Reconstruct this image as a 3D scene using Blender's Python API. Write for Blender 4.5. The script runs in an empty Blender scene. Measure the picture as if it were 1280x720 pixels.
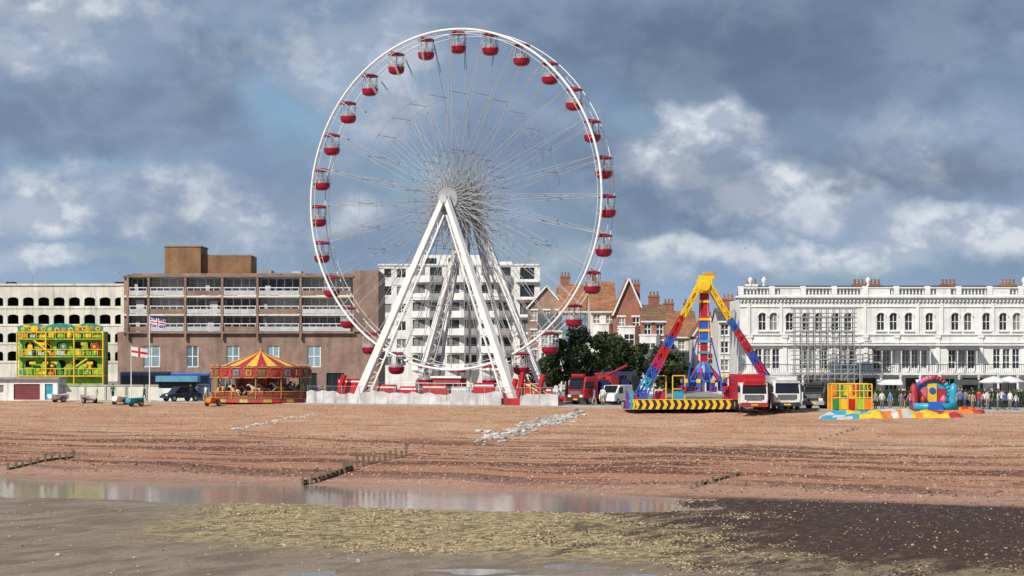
import bpy, bmesh, math, random
from mathutils import Vector, Matrix, noise, Euler
random.seed(7)
R_=random.random
def U(a,b): return a+(b-a)*random.random()
F=3022.0; CH=5.2            # lens constant of the survey, eye height above the promenade
def X(px,d): return (px-640)*d/F
def Z(py,d): return CH-(py-440)*d/F
scn=bpy.context.scene
col=scn.collection
def sm(a,b,x):
    t=max(0,min(1,(x-a)/(b-a))); return t*t*(3-2*t)

# ---------------------------------------------------------------- materials
def mth(nt,op,a,b=None,clamp=False):
    n=nt.nodes.new('ShaderNodeMath'); n.operation=op; n.use_clamp=clamp
    for i,v in enumerate((a,b)):
        if v is None: continue
        if isinstance(v,(int,float)): n.inputs[i].default_value=v
        else: nt.links.new(v,n.inputs[i])
    return n.outputs[0]
def mixc(nt,f,a,b,mode='MIX'):
    n=nt.nodes.new('ShaderNodeMix'); n.data_type='RGBA'; n.blend_type=mode; n.clamp_factor=True
    for i,v in ((0,f),(6,a),(7,b)):
        if isinstance(v,(int,float)): n.inputs[i].default_value=v
        elif isinstance(v,tuple): n.inputs[i].default_value=(v[0],v[1],v[2],1)
        else: nt.links.new(v,n.inputs[i])
    return n.outputs[2]
def mrange(nt,v,a,b,c=0.,d=1.,smooth=True):
    n=nt.nodes.new('ShaderNodeMapRange')
    if smooth: n.interpolation_type='SMOOTHSTEP'
    nt.links.new(v,n.inputs[0])
    for i,k in enumerate((a,b,c,d)): n.inputs[i+1].default_value=k
    return n.outputs[0]
def tnoise(nt,vec,scale,detail=5,rough=.55,dist=0):
    n=nt.nodes.new('ShaderNodeTexNoise'); n.inputs['Scale'].default_value=scale
    n.inputs['Detail'].default_value=detail; n.inputs['Roughness'].default_value=rough
    n.inputs['Distortion'].default_value=dist
    if vec is not None: nt.links.new(vec,n.inputs['Vector'])
    return n
def vmul(nt,vec,v):
    n=nt.nodes.new('ShaderNodeVectorMath'); n.operation='MULTIPLY'
    nt.links.new(vec,n.inputs[0]); n.inputs[1].default_value=v
    return n.outputs[0]
MATS={}
def mat(name,c,rough=.6,metal=0.,var=.18,scale=1.2,bump=0.,streak=.15,rnd=0.,alpha=1.):
    if name in MATS: return MATS[name]
    m=bpy.data.materials.new(name); m.use_nodes=True; nt=m.node_tree
    b=nt.nodes['Principled BSDF']
    g=nt.nodes.new('ShaderNodeNewGeometry').outputs['Position']
    n1=tnoise(nt,g,scale,4,.6)
    f=mrange(nt,n1.outputs[0],.3,.7,1-var,1+var*.6)
    n2=tnoise(nt,vmul(nt,g,(1.6,1.6,.12)),1.,3,.6)
    f2=mrange(nt,n2.outputs[0],.45,.75,1.,1-streak)
    ff=mth(nt,'MULTIPLY',f,f2)
    if rnd:
        oi=nt.nodes.new('ShaderNodeObjectInfo')
        ff=mth(nt,'MULTIPLY',ff,mrange(nt,oi.outputs['Random'],0,1,1-rnd,1+rnd,False))
    cm=nt.nodes.new('ShaderNodeVectorMath'); cm.operation='SCALE'
    cm.inputs[0].default_value=c; nt.links.new(ff,cm.inputs['Scale'])
    nt.links.new(cm.outputs[0],b.inputs['Base Color'])
    b.inputs['Roughness'].default_value=rough; b.inputs['Metallic'].default_value=metal; b.inputs['Alpha'].default_value=alpha
    if bump:
        n3=tnoise(nt,g,8,5,.6); bm=nt.nodes.new('ShaderNodeBump')
        bm.inputs['Strength'].default_value=bump; bm.inputs['Distance'].default_value=.05
        nt.links.new(n3.outputs[0],bm.inputs['Height']); nt.links.new(bm.outputs[0],b.inputs['Normal'])
    MATS[name]=m; return m
def glassmat(name,c=(.02,.028,.035),light=(.25,.25,.24),thr=.7):
    m=bpy.data.materials.new(name); m.use_nodes=True; nt=m.node_tree
    b=nt.nodes['Principled BSDF']
    oi=nt.nodes.new('ShaderNodeObjectInfo')
    g=nt.nodes.new('ShaderNodeNewGeometry').outputs['Position']
    n=tnoise(nt,g,.9,3)
    v=mth(nt,'ADD',oi.outputs['Random'],mth(nt,'MULTIPLY',n.outputs[0],.5))
    f=mrange(nt,v,thr,thr+.45)
    nt.links.new(mixc(nt,f,c,light),b.inputs['Base Color'])
    b.inputs['Roughness'].default_value=.12
    MATS[name]=m; return m
white_paint=mat('white_paint',(.78,.78,.76),.45,var=.08,streak=.12)
white_render=mat('white_render',(.75,.745,.72),.75,var=.13,scale=.5,streak=.26)
cream_render=mat('cream_render',(.66,.62,.54),.8,var=.15,scale=.4,streak=.3)
carpark_conc=mat('car_park_concrete',(.68,.64,.55),.85,var=.15,scale=.35,streak=.35)
interior_shade=mat('interior_shade_paint',(.03,.032,.036),.9)  # near-black colour standing in for the shade inside deep openings
steel=mat('galvanised_steel',(.42,.43,.44),.45,.5,var=.15)
spokemat=mat('spoke_steel',(.33,.34,.35),.55,.0,var=.15,scale=.4)
dkmetal=mat('dark_metal',(.05,.05,.055),.5,.3)
rubber=mat('rubber',(.02,.02,.02),.85)
glass=glassmat('window_glass')
cabglass=mat('windscreen_glass',(.012,.016,.02),.15,var=.1)
blueglass=glassmat('blue_tinted_glass',(.06,.11,.14),(.25,.36,.42),.5)
paleglass=glassmat('curtained_window_glass',(.03,.04,.05),(.42,.43,.42),.45)
red=mat('red_paint',(.45,.015,.02),.35,var=.15)
gondred=mat('gondola_red',(.33,.008,.035),.35,var=.12)
redfaded=mat('faded_red_panel',(.40,.03,.03),.55,var=.3)
yellow=mat('yellow_paint',(.80,.50,.02),.4,var=.15)
lime=mat('lime_green_paint',(.27,.48,.04),.5,var=.35)
green=mat('green_paint',(.02,.25,.06),.45)
teal=mat('teal_paint',(.03,.26,.20),.45)
orange=mat('orange_paint',(.75,.20,.02),.45)
blue=mat('blue_paint',(.02,.10,.45),.4)
cyan=mat('cyan_paint',(.03,.34,.50),.4)
magenta=mat('magenta_paint',(.48,.015,.10),.35)
purple=mat('purple_paint',(.14,.05,.35),.4)
pink=mat('pink_paint',(.62,.14,.28),.4)
black=mat('black_paint',(.02,.02,.02),.5)
gold=mat('gold_paint',(.55,.33,.08),.4,.2)
grey=mat('grey_paint',(.30,.31,.32),.6)
ltgrey=mat('light_grey_panel',(.50,.51,.52),.6)
concrete=mat('promenade_concrete',(.40,.38,.34),.85,var=.2)
asphalt=mat('asphalt',(.05,.05,.052),.9,var=.2)
def brickmat(name,c1,c2,mort,scale=1.):
    m=bpy.data.materials.new(name); m.use_nodes=True; nt=m.node_tree
    b=nt.nodes['Principled BSDF']
    g=nt.nodes.new('ShaderNodeNewGeometry').outputs['Position']
    s=nt.nodes.new('ShaderNodeSeparateXYZ'); nt.links.new(g,s.inputs[0])
    cb=nt.nodes.new('ShaderNodeCombineXYZ')
    nt.links.new(mth(nt,'ADD',s.outputs[0],s.outputs[1]),cb.inputs[0]); nt.links.new(s.outputs[2],cb.inputs[1])
    br=nt.nodes.new('ShaderNodeTexBrick'); nt.links.new(cb.outputs[0],br.inputs['Vector'])
    br.inputs['Scale'].default_value=scale
    br.inputs['Color1'].default_value=(*c1,1); br.inputs['Color2'].default_value=(*c2,1); br.inputs['Mortar'].default_value=(*mort,1)
    br.inputs['Brick Width'].default_value=.30; br.inputs['Row Height'].default_value=.12; br.inputs['Mortar Size'].default_value=.012
    n=tnoise(nt,g,.35,6,.65); n2=tnoise(nt,vmul(nt,g,(1,1,.15)),1.3,4)
    f=mth(nt,'MULTIPLY',mrange(nt,n.outputs[0],.3,.7,.72,1.15),mrange(nt,n2.outputs[0],.4,.7,1.05,.8))
    sc=nt.nodes.new('ShaderNodeVectorMath'); sc.operation='SCALE'
    nt.links.new(br.outputs[0],sc.inputs[0]); nt.links.new(f,sc.inputs['Scale'])
    nt.links.new(sc.outputs[0],b.inputs['Base Color']); b.inputs['Roughness'].default_value=.9
    MATS[name]=m; return m
brown_brick=brickmat('brown_brick',(.32,.195,.145),(.25,.15,.11),(.31,.25,.21))
tower_brick=brickmat('rust_brown_cladding',(.30,.165,.08),(.24,.13,.065),(.2,.13,.08))
red_brick=brickmat('red_brick',(.36,.12,.07),(.28,.09,.055),(.3,.22,.17))
orange_tile=brickmat('orange_clay_tile',(.40,.19,.085),(.30,.135,.065),(.17,.08,.045),.6)
brown_tile=brickmat('brown_clay_tile',(.27,.15,.085),(.20,.11,.065),(.10,.06,.035),.6)
slate_tile=brickmat('slate_tile',(.12,.12,.13),(.09,.09,.10),(.05,.05,.05),.6)

# ---------------------------------------------------------------- mesh builder
class MB:
    def __init__(s): s.v=[];s.f=[];s.m=[];s.mats=[]
    def mi(s,m):
        if m not in s.mats: s.mats.append(m)
        return s.mats.index(m)
    def add(s,vs,fs,m,M=None):
        o=len(s.v); k=s.mi(m)
        for v in vs: s.v.append(tuple(M@Vector(v)) if M else tuple(v))
        for f in fs: s.f.append(tuple(i+o for i in f)); s.m.append(k)
        return s
    def box(s,x0,x1,y0,y1,z0,z1,m,M=None):
        return s.add([(x0,y0,z0),(x1,y0,z0),(x1,y1,z0),(x0,y1,z0),(x0,y0,z1),(x1,y0,z1),(x1,y1,z1),(x0,y1,z1)],
            [(3,2,1,0),(4,5,6,7),(0,1,5,4),(1,2,6,5),(2,3,7,6),(3,0,4,7)],m,M)
    def beam(s,p,q,w,h,m,w2=None,h2=None):
        p=Vector(p);q=Vector(q);d=(q-p).normalized()
        up=Vector((0,0,1)) if abs(d.z)<.98 else Vector((0,1,0))
        a=d.cross(up).normalized(); b=a.cross(d).normalized()
        w2=w if w2 is None else w2; h2=h if h2 is None else h2
        vs=[]
        for c,ww,hh in ((p,w,h),(q,w2,h2)):
            for i,j in ((-1,-1),(1,-1),(1,1),(-1,1)): vs.append(c+a*ww/2*i+b*hh/2*j)
        return s.add(vs,[(3,2,1,0),(4,5,6,7),(0,1,5,4),(1,2,6,5),(2,3,7,6),(3,0,4,7)],m)
    def tube(s,p,q,r,m,n=6,r2=None,cap=True):
        p=Vector(p);q=Vector(q);d=(q-p)
        if d.length<1e-6: return s
        d.normalize(); up=Vector((0,0,1)) if abs(d.z)<.9 else Vector((0,1,0))
        a=d.cross(up).normalized(); b=a.cross(d); r2=r if r2 is None else r2
        vs=[];
        for c,rr in ((p,r),(q,r2)):
            for i in range(n):
                t=2*math.pi*i/n; vs.append(c+(a*math.cos(t)+b*math.sin(t))*rr)
        fs=[(i,(i+1)%n,n+(i+1)%n,n+i) for i in range(n)]
        if cap: fs+= [tuple(range(n-1,-1,-1)),tuple(range(n,2*n))]
        return s.add(vs,fs,m)
    def lathe(s,prof,m,n=16,c=(0,0,0),mats=None,sx=1,sy=1):
        vs=[];k=len(prof)
        for i in range(n):
            t=2*math.pi*i/n
            for r,z in prof: vs.append((c[0]+r*math.cos(t)*sx,c[1]+r*math.sin(t)*sy,c[2]+z))
        for i in range(n):
            fs=[(i*k+j,((i+1)%n)*k+j,((i+1)%n)*k+j+1,i*k+j+1) for j in range(k-1)]
            mm=m if mats is None else mats[i%len(mats)]
            o=len(s.v); 
            kk=s.mi(mm)
            for f in fs: s.f.append(tuple(q+o for q in f)); s.m.append(kk)
        for v in vs: s.v.append(v)
        return s
    def prism(s,poly,a,b,m,axis='y'):
        n=len(poly)
        if axis=='y': vs=[(p[0],a,p[1]) for p in poly]+[(p[0],b,p[1]) for p in poly]
        elif axis=='x': vs=[(a,p[0],p[1]) for p in poly]+[(b,p[0],p[1]) for p in poly]
        else: vs=[(p[0],p[1],a) for p in poly]+[(p[0],p[1],b) for p in poly]
        fs=[(i,(i+1)%n,n+(i+1)%n,n+i) for i in range(n)]+[tuple(range(n-1,-1,-1)),tuple(range(n,2*n))]
        return s.add(vs,fs,m)
    def disc(s,x,y,z,r,t,m,n=14):
        return s.prism([(x+r*math.cos(6.2832*i/n),z+r*math.sin(6.2832*i/n)) for i in range(n)],y-t,y,m,'y')
    def torus(s,R,r,m,c=(0,0,0),n=96,k=8,axis='y'):
        vs=[]
        for i in range(n):
            t=2*math.pi*i/n
            for j in range(k):
                p=2*math.pi*j/k; rr=R+r*math.cos(p); o=r*math.sin(p)
                if axis=='y': vs.append((c[0]+rr*math.sin(t),c[1]+o,c[2]+rr*math.cos(t)))
                else: vs.append((c[0]+rr*math.cos(t),c[1]+rr*math.sin(t),c[2]+o))
        fs=[(i*k+j,((i+1)%n)*k+j,((i+1)%n)*k+(j+1)%k,i*k+(j+1)%k) for i in range(n) for j in range(k)]
        return s.add(vs,fs,m)
    def holed(s,x0,x1,z0,z1,y,holes,m,depth=.25,mr=None):
        mr=mr or m
        xs=sorted({round(v,4) for v in [x0,x1]+[h[0] for h in holes]+[h[1] for h in holes]})
        zs=sorted({round(v,4) for v in [z0,z1]+[h[2] for h in holes]+[h[3] for h in holes]})
        for i in range(len(xs)-1):
            for j in range(len(zs)-1):
                cx=(xs[i]+xs[i+1])/2; cz=(zs[j]+zs[j+1])/2
                if any(h[0]<cx<h[1] and h[2]<cz<h[3] for h in holes): continue
                s.add([(xs[i],y,zs[j]),(xs[i+1],y,zs[j]),(xs[i+1],y,zs[j+1]),(xs[i],y,zs[j+1])],[(0,1,2,3)],m)
        for h in holes:
            a,b,c,d=h[:4]; Y=y+depth
            s.add([(a,y,c),(b,y,c),(b,y,d),(a,y,d),(a,Y,c),(b,Y,c),(b,Y,d),(a,Y,d)],[(0,4,5,1),(1,5,6,2),(2,6,7,3),(3,7,4,0)],mr)
            if len(h)>4 and h[4]:
                cx=(a+b)/2; r=(b-a)/2; rise=h[4]*r; n=5
                for sd in (-1,1):
                    arc=[(cx+sd*r*math.cos(math.pi/2*t/n),d-rise+rise*math.sin(math.pi/2*t/n)) for t in range(n+1)]
                    cn=(cx+sd*r,d)
                    for t in range(n):
                        p,q=arc[t],arc[t+1]
                        s.add([(cn[0],y,cn[1]),(p[0],y,p[1]),(q[0],y,q[1])],[(0,1,2)],m)
                        s.add([(p[0],y,p[1]),(q[0],y,q[1]),(q[0],Y,q[1]),(p[0],Y,p[1])],[(0,1,2,3)],mr)
        s.add([(x0,y,z0),(x1,y,z0),(x1,y,z1),(x0,y,z1),(x0,y+depth,z0),(x1,y+depth,z0),(x1,y+depth,z1),(x0,y+depth,z1)],[(1,5,6,2),(2,6,7,3),(3,7,4,0)],m)
        return s
    def mesh(s,name):
        me=bpy.data.meshes.new(name); me.from_pydata(s.v,[],s.f)
        for m in s.mats: me.materials.append(m)
        me.polygons.foreach_set('material_index',s.m); me.update(); return me
    def obj(s,name,parent=None,loc=(0,0,0),rz=0,smooth=False,bevel=0,rot=None):
        me=s.mesh(name)
        if smooth: me.polygons.foreach_set('use_smooth',[True]*len(me.polygons))
        return place(name,me,parent,loc,rz,bevel,rot)
def place(name,me,parent=None,loc=(0,0,0),rz=0,bevel=0,rot=None):
    o=bpy.data.objects.new(name,me); col.objects.link(o); o.location=loc
    o.rotation_euler=rot if rot else (0,0,rz)
    if parent: o.parent=parent
    if bevel:
        b=o.modifiers.new('bevel','BEVEL'); b.width=bevel; b.segments=2; b.limit_method='ANGLE'
    return o
def info(o,label,cat,group=None,kind=None):
    o['label']=label; o['category']=cat
    if group: o['group']=group
    if kind: o['kind']=kind
    return o
def thing(name,label,cat,loc=(0,0,0),rz=0,group=None):
    o=bpy.data.objects.new(name,None); col.objects.link(o); o.location=loc; o.rotation_euler=(0,0,rz); o.empty_display_size=.3
    return info(o,label,cat,group)
def multi(mb,name,parent,locs,rz=0,bevel=0,smooth=False):
    me=mb.mesh(name)
    if smooth: me.polygons.foreach_set('use_smooth',[True]*len(me.polygons))
    return [place(name,me,parent,l,rz,bevel) for l in locs]
def window_mb(w,h,fm=white_paint,nx=2,nz=2,g=None,t=.07,arch=0):
    g=g or glass; b=MB()
    b.box(-w/2,w/2,.0,.02,0,h,g)
    b.box(-w/2,-w/2+t,-.05,-.003,0,h,fm); b.box(w/2-t,w/2,-.05,-.003,0,h,fm)
    b.box(-w/2+t,w/2-t,-.05,-.003,0,t,fm); b.box(-w/2+t,w/2-t,-.05,-.003,h-t,h,fm)
    for i in range(1,nx): x=-w/2+w*i/nx; b.box(x-t/2,x+t/2,-.045,-.004,t,h-t,fm)
    for i in range(1,nz): z=h*i/nz; b.box(-w/2+t,w/2-t,-.04,-.005,z-t/2,z+t/2,fm)
    return b

# ---------------------------------------------------------------- terrain
def EDGE(px): return 231.6/(1+.5*(px-640)/F)
PROF=[(-1e6,-4.0),(161,-4.0),(168,-3.15),(180,-2.45),(205,-1.0),(225,-.22),(231.6,0),(1e6,0)]
def fb(x,y): return noise.noise(Vector((x,y,.3)))+.5*noise.noise(Vector((x*2.1,y*2.1,1.7)))
def gh(x,y):
    s=y+.5*x
    if abs(x)>160: s=y+.5*math.copysign(160,x)
    sw=s+2.2*fb(x/14,y/40) if s<200 else s
    z=0
    for (a,za),(b,zb) in zip(PROF,PROF[1:]):
        if a<=sw<=b: z=za+(zb-za)*(sw-a)/(b-a); break
    if s<231:
        sand=1-sm(159,164,sw)
        z+=(1-sand)*(1-sm(226,231,s))*(.10*fb(x/6,y/10)+.05*fb(x/1.7,y/2.2))
        if sand>0:
            k=.036*fb(x/7,y/16)+.024*fb(x/2,y/4)
            rr=sm(0,16,x)
            k-=.17*sm(136+14*rr,143+9*rr,sw+2.5*fb(x/7+4,y/9))*(1-sm(158,161,sw))*(1-.85*sm(7,15,x+7*fb(x/3,y/6)))
            weed=sm(-22,-14,x+3*fb(x/5,y/9))*sm(110,116,s)*(1-sm(138,144,s))
            k+=.06*weed
            k-=.085*(1-sm(104,110,s+2*fb(x/3,y/5)))*sm(-15,-8,x)*(1-sm(4,9,x))*(.5+1.2*fb(x/4,y/3))
            z+=k*sand
    return z
def axis_pts(a,b,st,far):
    l=[]; x=a
    while x<=b: l.append(x); x+=st
    d=st; x=b
    while x<far: d*=1.6; x+=d; l.append(x)
    return l
xs=axis_pts(-95,95,.8,7000); neg=[-v for v in xs if v>95][::-1]; xs=neg+xs
ys=[-3000,-900,-300,-100,-20,30,60,75]+axis_pts(85,262,.8,9000)
vs=[(x,y,gh(x,y)) for y in ys for x in xs]; nx=len(xs)
fs=[(j*nx+i,j*nx+i+1,(j+1)*nx+i+1,(j+1)*nx+i) for j in range(len(ys)-1) for i in range(nx-1)]
gm=bpy.data.materials.new('beach_ground'); gm.use_nodes=True; nt=gm.node_tree; b=nt.nodes['Principled BSDF']
g=nt.nodes.new('ShaderNodeNewGeometry').outputs['Position']
sp=nt.nodes.new('ShaderNodeSeparateXYZ'); nt.links.new(g,sp.inputs[0])
gx,gy=sp.outputs[0],sp.outputs[1]
S=mth(nt,'ADD',gy,mth(nt,'MULTIPLY',gx,.5))
UU=mth(nt,'SUBTRACT',gx,mth(nt,'MULTIPLY',gy,.5))
cb=nt.nodes.new('ShaderNodeCombineXYZ'); nt.links.new(UU,cb.inputs[0]); nt.links.new(S,cb.inputs[1])
us=cb.outputs[0]
nA=tnoise(nt,us,.06,6,.6).outputs[0]; nB=tnoise(nt,us,.35,6,.6).outputs[0]; nC=tnoise(nt,vmul(nt,us,(1.8,.9,1)),1.,6,.7).outputs[0]
nS=tnoise(nt,vmul(nt,us,(.035,.42,1)),1.,6,.65,.6).outputs[0]
nS2=tnoise(nt,vmul(nt,us,(.06,.22,1)),1.,5,.6,.5).outputs[0]
nF=tnoise(nt,vmul(nt,us,(7,2.5,1)),1.,3,.7).outputs[0]
nP=tnoise(nt,vmul(nt,us,(.5,.16,1)),1.,6,.7,.4).outputs[0]
shing=mixc(nt,mrange(nt,nA,.35,.65),(.48,.275,.165),(.54,.34,.22))
shing=mixc(nt,mrange(nt,nB,.4,.7),shing,(.42,.22,.125))
shing=mixc(nt,mth(nt,'MULTIPLY',mrange(nt,nS2,.5,.66),.5),shing,(.60,.42,.30))
wetf=mth(nt,'SUBTRACT',1.,mrange(nt,mth(nt,'ADD',S,mth(nt,'MULTIPLY',nA,14.)),174,202))
shing=mixc(nt,mth(nt,'MULTIPLY',wetf,.7),shing,(.33,.155,.10))
band=mth(nt,'MULTIPLY',mrange(nt,S,160,168),mth(nt,'SUBTRACT',1.,mrange(nt,S,186,200)))
w=mth(nt,'MULTIPLY',mrange(nt,nS,.47,.56),band)
w=mth(nt,'MULTIPLY',w,mrange(nt,nC,.3,.55))
shing=mixc(nt,mth(nt,'MULTIPLY',w,.9),shing,(.085,.036,.030))
w2=mth(nt,'MULTIPLY',mrange(nt,nS,.54,.64),mth(nt,'SUBTRACT',1.,mrange(nt,S,205,226)))
shing=mixc(nt,mth(nt,'MULTIPLY',w2,.5),shing,(.17,.085,.055))
pe=mth(nt,'MULTIPLY',mrange(nt,S,158,162),mth(nt,'SUBTRACT',1.,mrange(nt,S,163,169)))
shing=mixc(nt,mth(nt,'MULTIPLY',mth(nt,'MULTIPLY',pe,mrange(nt,nC,.4,.6)),.5),shing,(.42,.34,.29))
# sand
sand=mixc(nt,mrange(nt,nP,.38,.62),(.20,.150,.105),(.31,.24,.17))
wm=mth(nt,'MULTIPLY',mrange(nt,mth(nt,'ADD',gx,mth(nt,'MULTIPLY',nB,9.)),-18,-10),mth(nt,'MULTIPLY',mrange(nt,mth(nt,'ADD',S,mth(nt,'MULTIPLY',nP,16.)),112,122),mth(nt,'SUBTRACT',1.,mrange(nt,S,141,148))))
wc=mixc(nt,mrange(nt,nC,.42,.56),(.20,.145,.070),(.50,.39,.21))
wc=mixc(nt,mth(nt,'MULTIPLY',mrange(nt,nP,.52,.60),.7),wc,(.13,.085,.052))
sand=mixc(nt,mth(nt,'MULTIPLY',wm,mrange(nt,nP,.28,.42)),sand,wc)
dk=mth(nt,'MULTIPLY',mrange(nt,mth(nt,'ADD',gx,mth(nt,'MULTIPLY',nP,40.)),22,33),mth(nt,'MULTIPLY',mrange(nt,mth(nt,'ADD',S,mth(nt,'MULTIPLY',nP,40.)),124,138),mth(nt,'SUBTRACT',1.,mrange(nt,S,159,165))))
sand=mixc(nt,mth(nt,'MULTIPLY',dk,mrange(nt,nC,.34,.50,.25,.97)),sand,(.050,.025,.020))
nE=mth(nt,'ADD',S,mth(nt,'MULTIPLY',mth(nt,'SUBTRACT',nB,.5),7.))
sf=mrange(nt,nE,158,161)
land=mixc(nt,sf,sand,shing)
land=mixc(nt,mrange(nt,S,231.5,232.2),land,(.30,.28,.25))
land=mixc(nt,mrange(nt,nF,.35,.7,0,.25),land,(.10,.07,.05),'MULTIPLY')
nt.links.new(land,b.inputs['Base Color'])
rg=mrange(nt,nE,155,166,.7,.95)
nt.links.new(rg,b.inputs['Roughness']); b.inputs['Specular IOR Level'].default_value=.15
bp=nt.nodes.new('ShaderNodeBump'); bp.inputs['Strength'].default_value=.6; bp.inputs['Distance'].default_value=.09
nt.links.new(mth(nt,'ADD',nC,mth(nt,'MULTIPLY',nF,.5)),bp.inputs['Height']); nt.links.new(bp.outputs[0],b.inputs['Normal'])
MG=MB(); MG.v=vs; MG.f=fs; MG.mats=[gm]; MG.m=[0]*len(fs)
ground=MG.obj('ground',smooth=True); ground['kind']='structure'
# standing water
wmat=bpy.data.materials.new('shallow_water'); wmat.use_nodes=True; nt=wmat.node_tree; b=nt.nodes['Principled BSDF']
b.inputs['Base Color'].default_value=(.26,.235,.21,1); b.inputs['Roughness'].default_value=.10; b.inputs['IOR'].default_value=1.4
g=nt.nodes.new('ShaderNodeNewGeometry').outputs['Position']
n=tnoise(nt,g,.9,5,.6); bp=nt.nodes.new('ShaderNodeBump'); bp.inputs['Strength'].default_value=.15; bp.inputs['Distance'].default_value=.05
nt.links.new(n.outputs[0],bp.inputs['Height']); nt.links.new(bp.outputs[0],b.inputs['Normal'])
wv=[]; 
for xx in (-400,-60,0,60,400): wv+= [(xx,-2500,0),(xx,164-.5*max(-160,min(160,xx)),0)]
wb=MB().add(wv,[(2*i,2*i+2,2*i+3,2*i+1) for i in range(4)],wmat)
wo=wb.obj('shallow_water',loc=(0,0,-4.065)); wo['kind']='structure'

# pebbles and weed clumps (uncountable)
def scatter(name,n,sampler,mats,label):
    B=MB(); idx=[B.mi(m) for m in mats]
    for _ in range(n):
        r=sampler()
        if r is None: continue
        x,y,sz,hz,mi=r; z=gh(x,y)-.02; o=len(B.v); k=5; a0=U(0,6)
        for i in range(k):
            a=a0+6.283*i/k; B.v.append((x+sz*math.cos(a)*U(.7,1.2),y+sz*math.sin(a)*U(.7,1.2),z))
        B.v.append((x+U(-.3,.3)*sz,y+U(-.3,.3)*sz,z+hz))
        for i in range(k): B.f.append((o+i,o+(i+1)%k,o+k)); B.m.append(idx[mi])
    o=B.obj(name); info(o,label,'ground cover',kind='stuff'); return o
pebA=mat('pebble_tan',(.46,.27,.165),.85,var=.3,scale=2); pebB=mat('pebble_brown',(.29,.145,.085),.85,var=.35,scale=2); pebC=mat('pebble_pale',(.52,.38,.27),.85,var=.2)
weedA=mat('seaweed_olive',(.20,.145,.070),.85,var=.5,scale=2); weedB=mat('seaweed_dark',(.048,.023,.018),.8,var=.4); weedC=mat('seaweed_straw',(.46,.36,.20),.85,var=.35,scale=2)
def sp1():
    y=U(148,258); x=U(-.225,.225)*y; s=y+.5*x
    if s<163 or s>231: return None
    r=R_(); sz=U(.04,.13)
    return x,y,sz,sz*U(.4,.9),(0 if r<.5 else 1 if r<.93 else 2)
scatter('shingle',45000,sp1,[pebA,pebB,pebC],'loose tan and brown shingle pebbles covering the beach')
def sp2():
    y=U(98,158); x=U(-.225,.225)*y; s=y+.5*x
    q=x+4*fb(x/4,y/7)
    far=144+6*fb(x/4,y/5)+16*sm(6,14,x)
    if s<109+6*fb(x/5,y/8) or s>far or q<-16: 
        if R_()>.035 : return None
    pt=fb(x/2.2+9,y/7)
    if pt<-.1 and R_()<.8: return None
    dkp=sm(4,14,x+11*fb(x/4,y/9)); sz=U(.03,.10)*(1.25 if pt>.3 else 1); r=R_()
    m=1 if R_()<dkp*.93 else (0 if r<.42 else 2 if r<.88 else 1)
    return x,y,sz*1.1,sz*U(.3,.9),m
scatter('seaweed',100000,sp2,[weedA,weedB,weedC],'olive and dark brown seaweed clumps strewn over wet sand')
def sp3():
    y=U(150,215); x=U(-.225,.225)*y; s=y+.5*x
    if s<162 or s>194: return None
    if noise.noise(Vector(((x-.5*y)*.04,s*.42,3.1)))<.08: return None
    sz=U(.05,.18); return x,y,sz,sz*U(.2,.5),0
scatter('strand_line_weed',22000,sp3,[weedB],'dark dried seaweed washed up in strand lines on shingle')

# promenade, kerb, road
def strip(s0,s1,z0,z1,m,name,x0=-160,x1=160):
    B=MB(); xsn=[x0+(x1-x0)*i/16 for i in range(17)]
    for a,c in zip(xsn,xsn[1:]):
        B.add([(a,s0-.5*a,z0),(c,s0-.5*c,z0),(c,s1-.5*c,z0),(a,s1-.5*a,z0),(a,s0-.5*a,z1),(c,s0-.5*c,z1),(c,s1-.5*c,z1),(a,s1-.5*a,z1)],[(4,5,6,7),(0,1,5,4),(2,3,7,6)],m)
    o=B.obj(name); o['kind']='structure'; return o
strip(231.9,246,-.5,.06,concrete,'promenade')
strip(246.004,254,-.3,.004,asphalt,'road')
strip(249.9,250.05,.004,.008,white_paint,'road_marking')
strip(254.004,258,-.3,.12,concrete,'pavement')

# ---------------------------------------------------------------- world / sun / camera
cam=bpy.data.cameras.new('camera'); co=bpy.data.objects.new('camera',cam); col.objects.link(co)
co.location=(0,0,CH); co.rotation_euler=(math.radians(90),0,0)
cam.sensor_width=36; cam.lens=36*F/1280; cam.shift_y=80/1280; cam.clip_start=1; cam.clip_end=20000
scn.camera=co
SE=math.radians(38); SAZ=math.atan2(-.62,-.78)
Sd=Vector((math.sin(SAZ)*math.cos(SE),math.cos(SAZ)*math.cos(SE),math.sin(SE)))
sun=bpy.data.lights.new('sun','SUN'); sun.energy=4.8; sun.angle=math.radians(.5); sun.color=(1,.935,.84)
so=bpy.data.objects.new('sun',sun); col.objects.link(so); so.rotation_euler=(-Sd).to_track_quat('-Z','Y').to_euler(); so.location=(0,0,100)
W=bpy.data.worlds.new('World'); scn.world=W; W.use_nodes=True; nt=W.node_tree; nt.nodes.clear()
out=nt.nodes.new('ShaderNodeOutputWorld')
sky=nt.nodes.new('ShaderNodeTexSky'); sky.sky_type='NISHITA'; sky.sun_disc=False; sky.sun_elevation=SE; sky.sun_rotation=SAZ
bg1=nt.nodes.new('ShaderNodeBackground'); bg1.inputs[1].default_value=.10
nt.links.new(mixc(nt,1.,sky.outputs[0],(.60,.77,1.),'MULTIPLY'),bg1.inputs[0])
v=nt.nodes.new('ShaderNodeTexCoord').outputs['Generated']
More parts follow.
